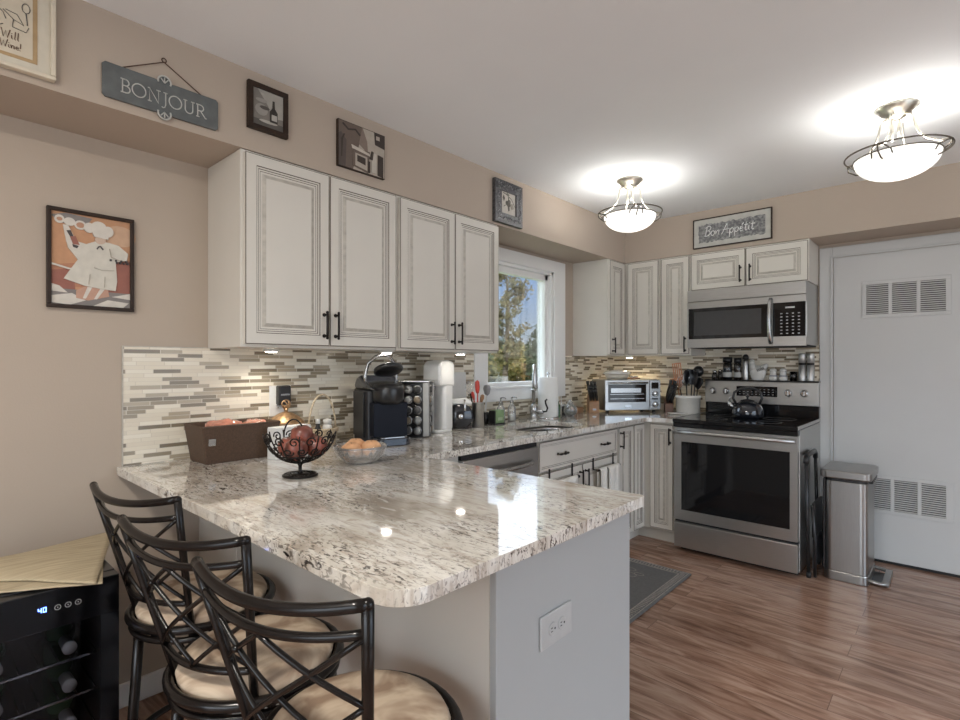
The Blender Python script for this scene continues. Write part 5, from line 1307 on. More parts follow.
# pod carousel
c = thing('coffee_pod_rack', 'black coffee pod tower with silver edge beside the coffee maker', 'pod rack', (0.175, -2.460, CT), math.radians(38))
B().box(-0.072, 0.072, -0.072, 0.072, 0.006, 0.285).obj('tower', M_black, c, bevel=0.002)
b = B()
for sx in (-1, 1):
    for sy in (-1, 1):
        b.box(sx*0.074-0.019, sx*0.074+0.013, sy*0.074-0.013 if sy > 0 else sy*0.074-0.013, sy*0.074+0.013, 0.006, 0.290)
b.obj('corner_post', mat('satin_silver', (0.42, 0.42, 0.41), 0.55, metal=0.6), c, bevel=0.004)
B().lathe([(0.0, 0), (0.085, 0), (0.085, 0.006), (0.0, 0.006)], 28).obj('turntable', M_black, c)
B().box(-0.088, 0.088, -0.088, 0.088, 0.2905, 0.300).obj('top_plate', M_steel, c, bevel=0.003)
PODC = [(0.10, 0.10, 0.10), (0.42, 0.42, 0.41), (0.25, 0.20, 0.14), (0.38, 0.38, 0.37), (0.05, 0.05, 0.05)]
for face in (0, 1):
    for i in range(5):
        for j in range(2):
            M = Matrix.Rotation(face*PI/2, 4, 'Z') @ Matrix.Translation((-0.026+0.050*j, -0.0725, 0.036+0.054*i)) @ Matrix.Rotation(PI/2, 4, 'X')
            q = thing('coffee_pod', None, 'coffee pod', (0, 0, 0), 0, 'coffee pods in the black tower')
            q.location = Matrix.Translation((0.175, -2.460, CT)) @ Matrix.Rotation(math.radians(38), 4, 'Z') @ M @ Vector((0, 0, 0))
            q.rotation_euler = (Matrix.Rotation(math.radians(38), 4, 'Z') @ M).to_euler()
            q['label'] = 'coffee pod, %s row, %s column, on the pod tower face toward the %s' % (('bottom', 'second lowest', 'middle', 'second highest', 'top')[i], ('left', 'right')[j], ('peninsula', 'window')[face])
            B().lathe([(0.0255, 0.0), (0.0255, 0.003), (0.019, 0.0045), (0.019, 0.012), (0.0, 0.012)], 20).obj('cup', M_black, q)
            B().lathe([(0.0235, 0.0045), (0.0235, 0.0068), (0.0195, 0.0072)], 20, cap=False).obj('foil_ring', M_steel, q)
            B().lathe([(0.0, 0.0125), (0.0175, 0.0125), (0.0175, 0.0135), (0.0, 0.0138)], 18).obj('label_disc', flat(PODC[(i*2+j+face) % 5]), q)

# white drink machine
c = thing('drink_machine', 'tall glossy white sparkling water machine on the counter left of the window', 'drink machine', (0.150, -2.268, CT), math.radians(14))
c.scale = (0.80, 0.90, 1.0)
B().prism(rrect(0.066, 0.055, 0.028), 0.012, 0.40, 'XY', M=Matrix.Translation((0.004, 0.035, 0))).obj('column', M_white, c, bevel=0.010)
b = B(); b.prism([(-0.075, 0.265), (0.095, 0.255), (0.095, 0.38), (0.080, 0.400), (0.030, 0.410), (-0.050, 0.404), (-0.082, 0.385), (-0.085, 0.30)], -0.070, 0.074, 'YZ'); b.obj('head', M_white, c, bevel=0.014)
B().prism(rrect(0.068, 0.085, 0.040), 0.0, 0.016, 'XY', M=Matrix.Translation((0.002, 0.006, 0))).obj('foot', M_white, c, bevel=0.005)
B().lathe([(0.010, 0.245), (0.010, 0.266)], 14, (0, -0.050, 0)).obj('nozzle', M_steel, c)

# white board leaning on the wall
o = B().box(-0.006, 0.006, -0.085, 0.085, 0, 0.335).obj('cutting_board', M_white, None, (0.026, -1.990, CT+0.001), (0, math.radians(-1.5), 0), bevel=0.005)
tag(o, 'white board standing against the backsplash behind the black canister', 'cutting board')

c = thing('round_canister', 'black round-bodied canister with chrome clasp and silver badge, white lid', 'canister', (0.125, -2.065, CT), math.radians(50))
c.scale = (1.22, 1.0, 1.15)
b = B(); T = Matrix.Translation((0, 0.045, 0.066)) @ Matrix.Rotation(PI/2, 4, 'X')
b.lathe([(0.0, 0.0), (0.056, 0.0), (0.064, 0.008), (0.066, 0.05), (0.064, 0.082), (0.052, 0.092), (0.0, 0.094)], 30, M=T)
b.box(-0.055, 0.055, -0.035, 0.035, 0.0, 0.03)
b.obj('body', M_blacksh, c)
b = B(); b.prism([(-0.062, 0.126), (0.060, 0.126), (0.052, 0.146), (0.030, 0.160), (-0.035, 0.158), (-0.058, 0.145)], -0.035, 0.035, 'XZ'); b.obj('lid', M_white, c, bevel=0.008)
b = B(); b.lathe([(0.0, 0.0), (0.013, 0.0), (0.012, 0.002), (0.0, 0.0025)], 18, M=Matrix.Translation((0, -0.0492, 0.066)) @ Matrix.Rotation(PI/2, 4, 'X')); b.obj('badge', M_chrome, c)
b = B(); b.tube([(0.020, -0.040, 0.150), (0.020, -0.050, 0.138), (0.020, -0.052, 0.105), (0.020, -0.050, 0.095)], 0.005, 8); b.obj('clasp', M_chrome, c)

# utensil canister
c = thing('utensil_canister', 'stainless steel utensil canister left of the window sill', 'canister', (0.172, -1.955, CT))
B().lathe([(0.0, 0.0), (0.037, 0.0), (0.037, 0.148), (0.040, 0.150), (0.040, 0.154), (0.034, 0.154), (0.034, 0.006), (0.0, 0.006)], 30, cap=False).obj('cup', M_steel_v, c)
def utensil(name, label, base, top, hr, head, m1, m2, cat='utensil', group=None):
    o = thing(name, label, cat, base, 0, group)
    t = Vector(top)-Vector(base)
    d = t.normalized()
    b = B(); L = t.length
    b.tube([Vector((0, 0, 0)), d*(L*0.4), d*L*(0.72 if group is None else 0.66)], hr, 8); b.obj('handle', m1, o)
    q = d.to_track_quat('Z', 'Y').to_matrix().to_4x4()
    M = Matrix.Translation(d*L*(0.70 if group is None else 0.64)) @ q @ Matrix.Rotation(math.radians(70) if group else 0.0, 4, 'Z')
    b = B(); h = L*(0.30 if group is None else 0.36)
    sc_ = 1.0 if group is None else 1.45
    if head == 'grip': b.lathe([(0.0, 0.0), (0.008, 0.002), (0.013, 0.02), (0.015, h*0.5), (0.013, h*0.85), (0.0, h)], 14, M=M)
    elif head == 'spoon': b.lathe([(0.004, 0.0), (0.018*sc_, h*0.25), (0.029*sc_, h*0.6), (0.024*sc_, h*0.9), (0.0, h)], 16, M=M, sy=0.32)
    elif head == 'ladle': b.ball((0, -0.02, h*0.6), 0.046, (1, 0.8, 0.95), 16, 10, M=M)
    elif head == 'turner':
        b.box(-0.030, 0.030, -0.0015, 0.0015, 0.0, 0.02, M=M); b.box(-0.034, 0.034, -0.0015, 0.0015, h-0.008, h, M=M)
        for k in range(5): b.box(-0.034+0.0148*k, -0.034+0.0148*k+0.0075, -0.0015, 0.0015, 0.015, h, M=M)
    elif head == 'spatula': b.prism([(-0.014, 0.0), (0.014, 0.0), (0.030*sc_, h*0.3), (0.030*sc_, h), (-0.030*sc_, h), (-0.030*sc_, h*0.3)], -0.003, 0.003, 'XZ', M=M)
    elif head == 'whisk':
        for k in range(4):
            a = k*PI/4
            b.tube([M @ Vector((0.026*math.sin(PI*j/12)*math.cos(a)*(1 if j <= 12 else 1), 0.026*math.sin(PI*j/12)*math.sin(a), h*j/12)) for j in range(13)], 0.0012, 5)
            b.tube([M @ Vector((-0.026*math.sin(PI*j/12)*math.cos(a), -0.026*math.sin(PI*j/12)*math.sin(a), h*j/12)) for j in range(13)], 0.0012, 5)
    b.obj('head', m2, o, bevel=0.0008 if head in ('turner', 'spatula') else 0.0)
    return o
zc = CT+0.008
utensil('spatula', 'bright red-handled spatula standing in the steel canister', (0.178, -1.960, zc), (0.175, -1.965, 1.205), 0.004, 'grip', M_red, M_red, 'spatula')
utensil('whisk', 'wire whisk with dark handle in the steel canister', (0.165, -1.962, zc), (0.135, -2.005, 1.20), 0.004, 'whisk', M_bronze, M_chrome, 'whisk')
utensil('serving_spoon', 'red-stemmed spoon leaning left in the steel canister', (0.180, -1.945, zc), (0.150, -1.985, 1.135), 0.004, 'spoon', M_red, M_red, 'spoon')
utensil('serving_spoon', 'dark brown spoon leaning right in the steel canister', (0.165, -1.965, zc), (0.185, -1.925, 1.115), 0.004, 'spoon', M_woodblk, M_woodblk, 'spoon')

# sponge box, brush, dispensers
c = thing('sponge_box', 'small green box on a black tray at the sink', 'box', (0.150, -1.752, CT))
B().box(-0.032, 0.032, -0.050, 0.050, 0.0, 0.008).obj('tray', M_black, c, bevel=0.002)
B().box(-0.024, 0.024, -0.036, 0.046, 0.0085, 0.092).obj('carton', M_green, c, bevel=0.003)
B().box(-0.024, 0.024, -0.048, -0.038, 0.0085, 0.090).obj('black_divider', M_black, c)
B().box(0.0242, 0.0248, -0.015, 0.030, 0.025, 0.045).obj('label_patch', mat('pale_green_label', (0.35, 0.42, 0.28), 0.6), c)
c = thing('dish_brush', 'grey-headed dish brush standing in a black cup near the window', 'dish brush', (0.085, -1.790, CT))
B().lathe([(0.0, 0), (0.024, 0), (0.026, 0.075), (0.023, 0.075), (0.021, 0.004), (0.0, 0.004)], 20, cap=False).obj('cup', M_black, c)
b = B(); b.tube([(0, 0, 0.006), (0.002, 0.0, 0.10), (0.008, 0.004, 0.19)], 0.0055, 8); b.obj('handle', M_white, c)
b = B(); b.lathe([(0.004, 0.0), (0.020, 0.012), (0.030, 0.045), (0.024, 0.066), (0.0, 0.072)], 16, (0.010, 0.005, 0.182), sy=0.5); b.obj('head', mat('grey_brush', (0.28, 0.28, 0.29), 0.7, var=0.15), c)
for i, (x, y, h, lb) in enumerate(((0.090, -1.640, 0.165, 'left one of the pair of clear glass soap dispensers under the window'), (0.100, -1.535, 0.165, 'right one of the pair of clear glass soap dispensers under the window'))):
    c = thing('soap_dispenser', lb, 'soap dispenser', (x, y, CT), 0, 'clear glass dispensers')
    B().lathe([(0.0, 0), (0.027, 0), (0.029, 0.01), (0.028, 0.09), (0.012, 0.115), (0.012, 0.125)], 22).obj('bottle', M_clear, c)
    b = B(); b.lathe([(0.014, 0.125), (0.014, 0.137), (0.005, 0.140), (0.005, 0.160)], 14); b.tube([(0, 0, 0.160), (0.02, 0, 0.165), (0.045, 0, 0.158)], 0.0045, 8); b.obj('pump', M_steel, c)
    B().lathe([(0.0, 0.003), (0.0245, 0.003), (0.0245, 0.045), (0.0, 0.045)], 20).obj('soap', mat('pale_soap', (0.60, 0.62, 0.58), 0.3), c)
c = thing('sill_figurine', 'tiny dark pointed figurine between the soap dispensers and the sponge box', 'figurine', (0.235, -1.955, CT)) if False else None

# paper towels
c = thing('paper_towel_holder', 'chrome upright paper towel holder right of the faucet', 'paper towel holder', (0.170, -1.205, CT))
B().lathe([(0.0, 0), (0.078, 0), (0.078, 0.008), (0.070, 0.012), (0.0, 0.012)], 32).obj('base', M_chrome, c)
b = B(); b.lathe([(0.006, 0.012), (0.006, 0.305), (0.004, 0.308)], 12); b.ball((0, 0, 0.318), 0.011, u=12, v=8); b.obj('rod', M_chrome, c)
b = B(); b.tube([(0.079, 0.045, 0.010), (0.081, 0.046, 0.10), (0.081, 0.046, 0.16)], 0.004, 8); b.obj('tension_arm', M_chrome, c)
o = B().lathe([(0.020, 0.0), (0.070, 0.0), (0.072, 0.004), (0.072, 0.276), (0.070, 0.280), (0.020, 0.280), (0.020, 0.0)], 40, cap=False).obj('paper_towel_roll', M_paper, None, (0.170, -1.205, CT+0.0125))
tag(o, 'thick white paper towel roll on the chrome holder by the window', 'paper towels')

# right of the paper towels
c = thing('round_glass_jar', 'round clear glass jar with crossed band right of the paper towels', 'jar', (0.216, -0.985, CT))
B().lathe([(0.0, 0), (0.025, 0), (0.042, 0.018), (0.048, 0.045), (0.042, 0.072), (0.022, 0.088), (0.018, 0.094)], 28).obj('body', M_clear, c)
B().lathe([(0.020, 0.0945), (0.022, 0.105), (0.008, 0.112), (0.006, 0.122), (0.0, 0.124)], 18).obj('stopper', M_clear, c)
b = B()
for a in (0.5, 2.1): b.tube([(0.0485*math.cos(t)*math.cos(a), 0.0485*math.cos(t)*math.sin(a), 0.045+0.046*math.sin(t)) for t in [2*PI*i/28 for i in range(28)]], 0.0022, 5, True)
b.obj('wire_band', M_steel, c)
B().lathe([(0.0, 0.006), (0.032, 0.014), (0.040, 0.040), (0.0, 0.042)], 24).obj('contents', mat('dark_contents', (0.10, 0.12, 0.09), 0.5, var=0.4), c)
c = thing('green_bottle', 'small dark green bottle between paper towels and round jar', 'bottle', (0.160, -1.068, CT))
B().lathe([(0.0, 0), (0.022, 0), (0.024, 0.01), (0.023, 0.075), (0.010, 0.098), (0.010, 0.112)], 20).obj('body', M_greengl, c)
B().lathe([(0.0115, 0.1125), (0.0115, 0.126), (0.0, 0.127)], 16).obj('cap', M_white, c)
c = thing('small_black_tin', 'low black tin with silver lid beyond the round glass jar', 'tin', (0.090, -0.870, CT))
B().lathe([(0.0, 0), (0.038, 0), (0.040, 0.005), (0.040, 0.060), (0.0, 0.060)], 24).obj('body', M_black, c)
B().lathe([(0.042, 0.0602), (0.042, 0.070), (0.010, 0.076), (0.0, 0.080)], 24).obj('lid', M_steel, c)
o = B().box(-0.045, 0.045, -0.075, 0.075, 0, 0.045).obj('wooden_box', M_woodblk, None, (0.105, -0.740, CT+0.001), (0, 0, 0.25), bevel=0.004)
tag(o, 'low brown wooden box between the round jar and the knife block', 'wooden box')

# knife block
def knife(base, d, L, label, group):
    o = thing('knife', label, 'knife', base, 0, group)
    q = d.to_track_quat('Z', 'X').to_matrix().to_4x4()
    B().box(-0.009, 0.009, -0.0012, 0.0012, -0.05, 0.006, M=q).obj('blade', M_steel, o)
    b = B(); b.tube([q @ Vector((0, 0, 0.004)), q @ Vector((0.002, 0, L*0.4)), q @ Vector((-0.002, 0, L*0.8)), q @ Vector((0.002, 0, L))], 0.011, 8, rs=[0.010, 0.0125, 0.011, 0.0135])
    b.obj('handle', M_black, o)
ANG = math.radians(52.5)
def knife_block(x, y, label, n, m):
    c = thing('knife_block', label, 'knife block', (x, y, CT), ANG-0.2)
    # slanted block: profile in local YZ, leaning towards the camera
    B().prism([(-0.055, 0), (0.060, 0), (0.065, 0.055), (0.020, 0.150), (-0.050, 0.085)], -0.040, 0.040, 'YZ').obj('block', m, c, bevel=0.003)
    B().box(-0.014, 0.014, -0.0575, -0.0555, 0.022, 0.036).obj('emblem_plate', M_steel, c)
    return c
knife_block(0.190, -0.610, 'reddish wooden knife block left of the toaster oven', 8, M_woodblk)
R1 = Matrix.Translation((0.190, -0.610, CT)) @ Matrix.Rotation(ANG-0.2, 4, 'Z')
nrm = (Matrix.Rotation(ANG-0.2, 4, 'Z') @ Vector((-0.20, -0.50, 0.80))).normalized()
kn = 0
for i in range(3):
    for j in range(3):
        s = 0.2+0.3*i
        p = R1 @ Vector((-0.025+0.025*j, -0.050+0.070*s, 0.085+0.065*s))
        knife(p+nrm*0.001, (nrm+Vector((random.uniform(-.06, .06), random.uniform(-.06, .06), 0.12))).normalized(), 0.100+0.014*i, 'black-handled knife in the %s of the wooden block' % ['front row, left slot', 'front row, middle slot', 'front row, right slot', 'middle row, left slot', 'middle row, middle slot', 'middle row, right slot', 'back row, left slot', 'back row, middle slot', 'back row, right slot'][kn], 'black-handled knives in the wooden block')
        kn += 1

# toaster oven
c = thing('toaster_oven', 'silver toaster oven set diagonally in the counter corner', 'toaster oven', (0.4265-0.793*0.0, -0.4035, CT), ANG)
W2, Dp, Ht = 0.236, 0.265, 0.262
B().box(-W2, W2, 0.006, Dp, 0.018, Ht).obj('body', M_steel_h, c, bevel=0.006)
for sx in (-1, 1):
    for yy in (0.03, Dp-0.03): B().cyl(0.014, 0, 0.018, (sx*0.20, yy)).obj('foot', M_blackmat, c)
b = B()
b.box(-W2, 0.140, -0.012, 0.005, 0.022, 0.085).box(-W2, 0.140, -0.012, 0.005, 0.225, 0.258).box(-W2, -W2+0.026, -0.012, 0.005, 0.085, 0.225).box(0.112, 0.140, -0.012, 0.005, 0.085, 0.225)
dr = b.obj('door', M_steel_h, c, bevel=0.002)
B().box(-W2+0.026, 0.112, -0.008, 0.003, 0.085, 0.225).obj('window', M_blackgl, dr)
b = B(); b.box(-W2+0.045, 0.095, -0.0088, -0.0082, 0.110, 0.114); b.box(-W2+0.045, 0.095, -0.0088, -0.0082, 0.145, 0.149); b.box(-W2+0.05, 0.07, -0.0086, -0.0082, 0.160, 0.195); b.obj('rack', M_steel, dr)
b = B(); b.tube([(-W2+0.03, -0.035, 0.238), (0.115, -0.035, 0.238)], 0.007, 10); b.tube([(-W2+0.04, -0.012, 0.238), (-W2+0.04, -0.035, 0.238)], 0.005, 8); b.tube([(0.105, -0.012, 0.238), (0.105, -0.035, 0.238)], 0.005, 8); b.obj('handle', M_steel, dr)
B().box(-0.070, -0.015, -0.0135, -0.0122, 0.040, 0.058).obj('badge', M_chrome, dr)
cp = B().box(0.143, W2, -0.012, 0.005, 0.022, 0.258).obj('control_panel', M_steel, c, bevel=0.002)
B().box(0.158, 0.218, -0.0135, -0.0122, 0.190, 0.240).obj('screen', M_blackgl, cp)
for z in (0.150, 0.065):
    b = B(); b.lathe([(0.021, 0), (0.020, 0.016), (0.016, 0.019), (0.0, 0.019)], 20, M=Matrix.Translation((0.188, -0.0122, z)) @ Matrix.Rotation(PI/2, 4, 'X')); b.obj('knob', M_chrome, c)
b = B(); b.box(0.163, 0.213, -0.0130, -0.0122, 0.102, 0.114); b.obj('button_strip', M_black, cp)
R2 = Matrix.Translation((0.4265, -0.4035, CT)) @ Matrix.Rotation(ANG, 4, 'Z')
p = R2 @ Vector((-0.075, 0.12, Ht+0.001))
c = thing('covered_casserole', 'white oval covered casserole on top of the toaster oven', 'casserole dish', p, ANG)
B().lathe([(0.0, 0), (0.080, 0), (0.098, 0.020), (0.104, 0.042), (0.0, 0.042)], 32, sy=0.62).obj('dish', mat('cream_stoneware', (0.60, 0.55, 0.46), 0.4), c)
B().lathe([(0.116, 0.0425), (0.118, 0.050), (0.100, 0.064), (0.050, 0.074), (0.0, 0.077)], 32, sy=0.62).obj('lid', M_ceram, c)
p = R2 @ Vector((0.085, 0.16, Ht+0.001))
c = thing('butter_dish', 'small dark flat dish on the right of the toaster oven top', 'dish', p, ANG)
B().box(-0.05, 0.05, -0.03, 0.03, 0, 0.012).obj('tray', M_woodblk, c, bevel=0.003)
B().box(-0.035, 0.035, -0.02, 0.02, 0.0122, 0.024).obj('cover', M_steel, c, bevel=0.004)

# second block with black utensils and the crock
c = thing('utensil_block', 'small dark wooden holder packed with black handles between toaster oven and crock', 'utensil holder', (0.625, -0.170, CT), 0.5)
B().prism([(-0.050, 0), (0.055, 0), (0.055, 0.05), (0.040, 0.110), (-0.040, 0.070)], -0.032, 0.032, 'YZ').obj('block', mat('dark_walnut', (0.12, 0.06, 0.04), 0.5, var=0.2), c, bevel=0.003)
R3 = Matrix.Translation((0.625, -0.170, CT)) @ Matrix.Rotation(0.5, 4, 'Z')
d3 = (Matrix.Rotation(0.5, 4, 'Z') @ Vector((0.22, -0.40, 0.86))).normalized()
kn = 0
for i in range(3):
    for j in range(2):
        pp = R3 @ Vector((-0.015+0.03*j, -0.030+0.027*i+0.004, 0.0745+0.0135*i))
        knife(pp+d3*0.002, (d3+Vector((random.uniform(-.08, .08), 0, 0))).normalized(), 0.125+0.022*i, 'black-handled knife, %s of the dark holder beside the crock' % ['front left', 'front right', 'centre left', 'centre right', 'rear left', 'rear right'][kn], 'black-handled knives in the dark holder')
        kn += 1
c = thing('utensil_crock', 'wide white ceramic crock full of utensils left of the range', 'crock', (0.772, -0.150, CT))
B().lathe([(0.0, 0), (0.088, 0), (0.090, 0.005), (0.091, 0.115), (0.096, 0.118), (0.098, 0.140), (0.094, 0.143), (0.086, 0.143), (0.085, 0.006), (0.0, 0.006)], 40, cap=False).obj('pot', M_ceram, c)
U = [('spatula', 'copper slotted turner leaning left in the white crock', (-0.03, -0.02), (-0.075, -0.045, 0.395), 'turner', M_copper, M_copper),
     ('ladle', 'black ladle at the right back of the white crock', (0.03, 0.02), (0.064, 0.010, 0.385), 'ladle', M_black, M_black),
     ('serving_spoon', 'black spoon in the middle of the white crock', (0.0, -0.02), (0.010, -0.060, 0.345), 'spoon', M_black, M_black),
     ('spatula', 'black spatula leaning right in the white crock', (0.04, -0.02), (0.082, -0.050, 0.325), 'spatula', M_black, M_black),
     ('serving_spoon', 'tall grey steel spoon in the white crock', (-0.01, 0.03), (-0.025, 0.010, 0.320), 'spoon', M_steel, M_steel),
     ('spatula', 'short copper-coloured spatula low at the left of the white crock', (-0.04, 0.0), (-0.095, -0.015, 0.275), 'spatula', M_copper, M_copper),
     ('spatula', 'black spatula behind the middle spoon of the white crock', (0.01, 0.02), (0.022, 0.040, 0.345), 'spatula', M_black, M_black),
     ('whisk', 'wire whisk at the camera side of the white crock', (-0.02, -0.04), (-0.040, -0.085, 0.290), 'whisk', M_black, M_chrome),
     ('serving_spoon', 'black spoon leaning far right over the range edge from the crock', (0.05, 0.0), (0.088, 0.000, 0.285), 'spoon', M_black, M_black)]
for nme, lb, (bx, by), tp, hd, m1, m2 in U:
    utensil(nme, lb, (0.772+bx, -0.150+by, CT+0.010), (0.772+tp[0], -0.150+tp[1], CT+tp[2]), 0.0045, hd, m1, m2, nme.replace('_', ' '), 'utensils in the white crock')
c = thing('spoon_rest', 'white scalloped spoon rest lying in front of the crock', 'spoon rest', (0.745, -0.335, CT), 0.2)
B().lathe([(0.0, 0.0), (0.035, 0.0), (0.055, 0.010), (0.058, 0.014), (0.050, 0.012), (0.030, 0.005), (0.0, 0.005)], 28, sx=1.0, sy=0.62, cap=False).obj('bowl', M_ceram, c)
B().prism([(0.045, -0.012), (0.085, -0.008), (0.085, 0.008), (0.045, 0.012)], 0.008, 0.014, 'XY').obj('handle_rest', M_ceram, c, bevel=0.002)

# ------------------------------------------------------------------ kettle
c = thing('tea_kettle', 'shiny black tea kettle with looped handle on the cooktop', 'kettle', (1.245, -0.290, 0.9225), math.radians(20))
B().lathe([(0.0, 0), (0.092, 0), (0.100, 0.008), (0.103, 0.030), (0.098, 0.065), (0.080, 0.095), (0.052, 0.112), (0.0, 0.114)], 40).obj('body', M_blacksh, c)
b = B(); b.lathe([(0.048, 0.1145), (0.044, 0.122), (0.020, 0.128), (0.007, 0.130), (0.006, 0.140), (0.014, 0.148), (0.012, 0.156), (0.0, 0.159)], 24); b.obj('lid', M_black, c)
b = B(); b.tube([(-0.085, 0, 0.060), (-0.108, 0, 0.085), (-0.122, 0, 0.112)], 0.015, 12, rs=[0.022, 0.017, 0.013]); b.obj('spout', M_steel, c)
b = B(); b.tube([(-0.075, 0, 0.098), (-0.092, 0, 0.135), (-0.085, 0, 0.175), (-0.050, 0, 0.203), (0.0, 0, 0.212), (0.050, 0, 0.203), (0.085, 0, 0.175), (0.092, 0, 0.135), (0.075, 0, 0.098)], 0.009, 12); b.obj('handle', M_black, c)
b = B(); b.tube([(-0.120, 0, 0.115), (-0.112, 0, 0.140), (-0.095, 0, 0.150)], 0.004, 8); b.obj('whistle_lever', M_steel, c)

# ------------------------------------------------------------------ items on the range backguard
ZT, YT = 1.1812, -0.047
def shaker(x, label, h=0.075, r=0.02):
    c = thing('spice_shaker', label, 'spice shaker', (x, YT, ZT), 0)
    B().lathe([(0.0, 0), (r, 0), (r*1.1, h*0.3), (r*0.85, h*0.7)], 18).obj('glass', M_smoke, c)
    B().lathe([(r*0.95, h*0.7+0.0003), (r*0.95, h*0.9), (0.0, h)], 18).obj('cap', M_chrome, c)
shaker(0.940, 'small steel-capped glass shaker, leftmost on the range backguard')
shaker(0.983, 'small steel-capped glass shaker, second from the left on the range backguard', 0.082, 0.017)
def capjar(x, r, h, label, contents):
    c = thing('spice_jar', label, 'spice jar', (x, YT, ZT))
    B().lathe([(0.0, 0), (r, 0), (r, h*0.72), (r*0.8, h*0.76)], 22).obj('glass', M_smoke, c)
    B().lathe([(0.0, 0.002), (r*0.9, 0.002), (r*0.9, h*0.5), (0.0, h*0.5)], 20).obj('contents', mat(contents[0], contents[1], 0.7, var=0.5, scale=120), c)
    B().lathe([(r*1.02, h*0.765), (r*1.02, h), (0.0, h)], 22).obj('cap', M_black, c)
    B().lathe([(r+0.0006, h*0.12), (r+0.0006, h*0.34)], 22, cap=False).obj('paper_band', mat('pale_label', (0.48, 0.48, 0.46), 0.7), c)
capjar(1.036, 0.033, 0.172, 'wide black-capped glass spice jar on the range backguard', ('dark_spice', (0.05, 0.06, 0.07)))
capjar(1.110, 0.026, 0.168, 'narrower black-capped spice grinder beside the wide one on the backguard', ('brown_spice', (0.12, 0.07, 0.05)))
c = thing('spray_bottle', 'slim silver bottle with black trigger top left of the ceramic hen', 'bottle', (1.166, YT, ZT))
B().lathe([(0.0, 0), (0.021, 0), (0.022, 0.004), (0.021, 0.140), (0.014, 0.155)], 22).obj('body', M_steel_v, c)
B().lathe([(0.022, 0.1552), (0.020, 0.182), (0.010, 0.192), (0.0, 0.194)], 18).obj('top', M_black, c)

# ceramic hen
c = thing('ceramic_hen', 'white ceramic hen figurine with ribbed wing on the range backguard', 'figurine', (1.250, YT, ZT))
b = B()
b.lathe([(0.0, 0), (0.038, 0), (0.040, 0.008), (0.052, 0.035), (0.058, 0.065), (0.050, 0.090), (0.030, 0.105), (0.0, 0.110)], 30, sy=0.52)
b.tube([(-0.028, 0, 0.080), (-0.038, 0, 0.110), (-0.040, 0, 0.128)], 0.02, 14, rs=[0.030, 0.021, 0.016])
b.ball((-0.040, 0, 0.130), 0.019, (1, 0.9, 1), 16, 12)
b.tube([(0.030, 0, 0.085), (0.050, 0, 0.105), (0.064, 0, 0.120)], 0.015, 12, rs=[0.026, 0.018, 0.006])
b.obj('body', M_ceram, c)
b = B()
for k in range(3): b.ball((-0.050+0.010*k, 0, 0.147+0.003*(k == 1)), 0.007, u=10, v=8)
b.obj('comb', M_ceram, c)
b = B(); b.tube([(-0.056, 0, 0.130), (-0.068, 0, 0.126)], 0.004, 8, rs=[0.006, 0.001]); b.obj('beak', M_ceram, c)
b = B()
for k in range(5): b.tube([(0.000+0.010*k, -0.028, 0.080+0.004*k), (0.010+0.010*k, -0.030, 0.064+0.004*k)], 0.0045, 8)
b.obj('wing', mat('grey_glaze', (0.30, 0.29, 0.27), 0.3, var=0.3), c)
def figshaker(x, label):
    c = thing('salt_shaker', label, 'salt shaker', (x, YT, ZT), 0)
    B().lathe([(0.0, 0), (0.027, 0), (0.030, 0.014), (0.026, 0.034), (0.020, 0.045), (0.022, 0.058), (0.020, 0.066)], 22).obj('body', M_ceram, c)
    B().lathe([(0.021, 0.0663), (0.024, 0.072), (0.022, 0.080), (0.012, 0.088), (0.0, 0.090)], 20).obj('cap', M_ceram, c)
    B().lathe([(0.0275, 0.030), (0.0280, 0.034), (0.0262, 0.0375)], 22, cap=False).obj('band', mat('blue_grey_glaze', (0.18, 0.20, 0.24), 0.3), c)
figshaker(1.352, 'white figural ceramic shaker next to the ceramic hen, left one of the pair')
figshaker(1.417, 'white figural ceramic shaker, right one of the pair on the backguard')
c = thing('glass_tumbler', 'small clear glass between the white shakers and the steel mills', 'glass', (1.482, YT, ZT))
B().lathe([(0.0, 0), (0.022, 0), (0.025, 0.065), (0.023, 0.065), (0.020, 0.004), (0.0, 0.004)], 24, cap=False).obj('cup', M_smoke, c)
B().lathe([(0.0, 0.0045), (0.0195, 0.0045), (0.022, 0.048), (0.0, 0.048)], 22).obj('contents', mat('grey_salt', (0.25, 0.25, 0.25), 0.8, var=0.3), c)
M_mill = mat('satin_mill_steel', (0.62, 0.62, 0.60), 0.42, metal=0.75, var=0.04)
for x, lb in ((1.537, 'left of the two tall stainless steel mills on the backguard'), (1.588, 'right of the two tall stainless steel mills on the backguard')):
    c = thing('pepper_mill', lb, 'pepper mill', (x, YT, ZT), 0, 'tall steel mills')
    B().lathe([(0.0, 0), (0.022, 0), (0.023, 0.003), (0.023, 0.112), (0.0, 0.112)], 26).obj('body', M_mill, c)
    B().lathe([(0.0225, 0.1122), (0.0225, 0.128), (0.0, 0.128)], 26).obj('band', M_black, c)
    B().lathe([(0.023, 0.1282), (0.023, 0.188), (0.020, 0.194), (0.0, 0.195)], 26).obj('top', M_mill, c)

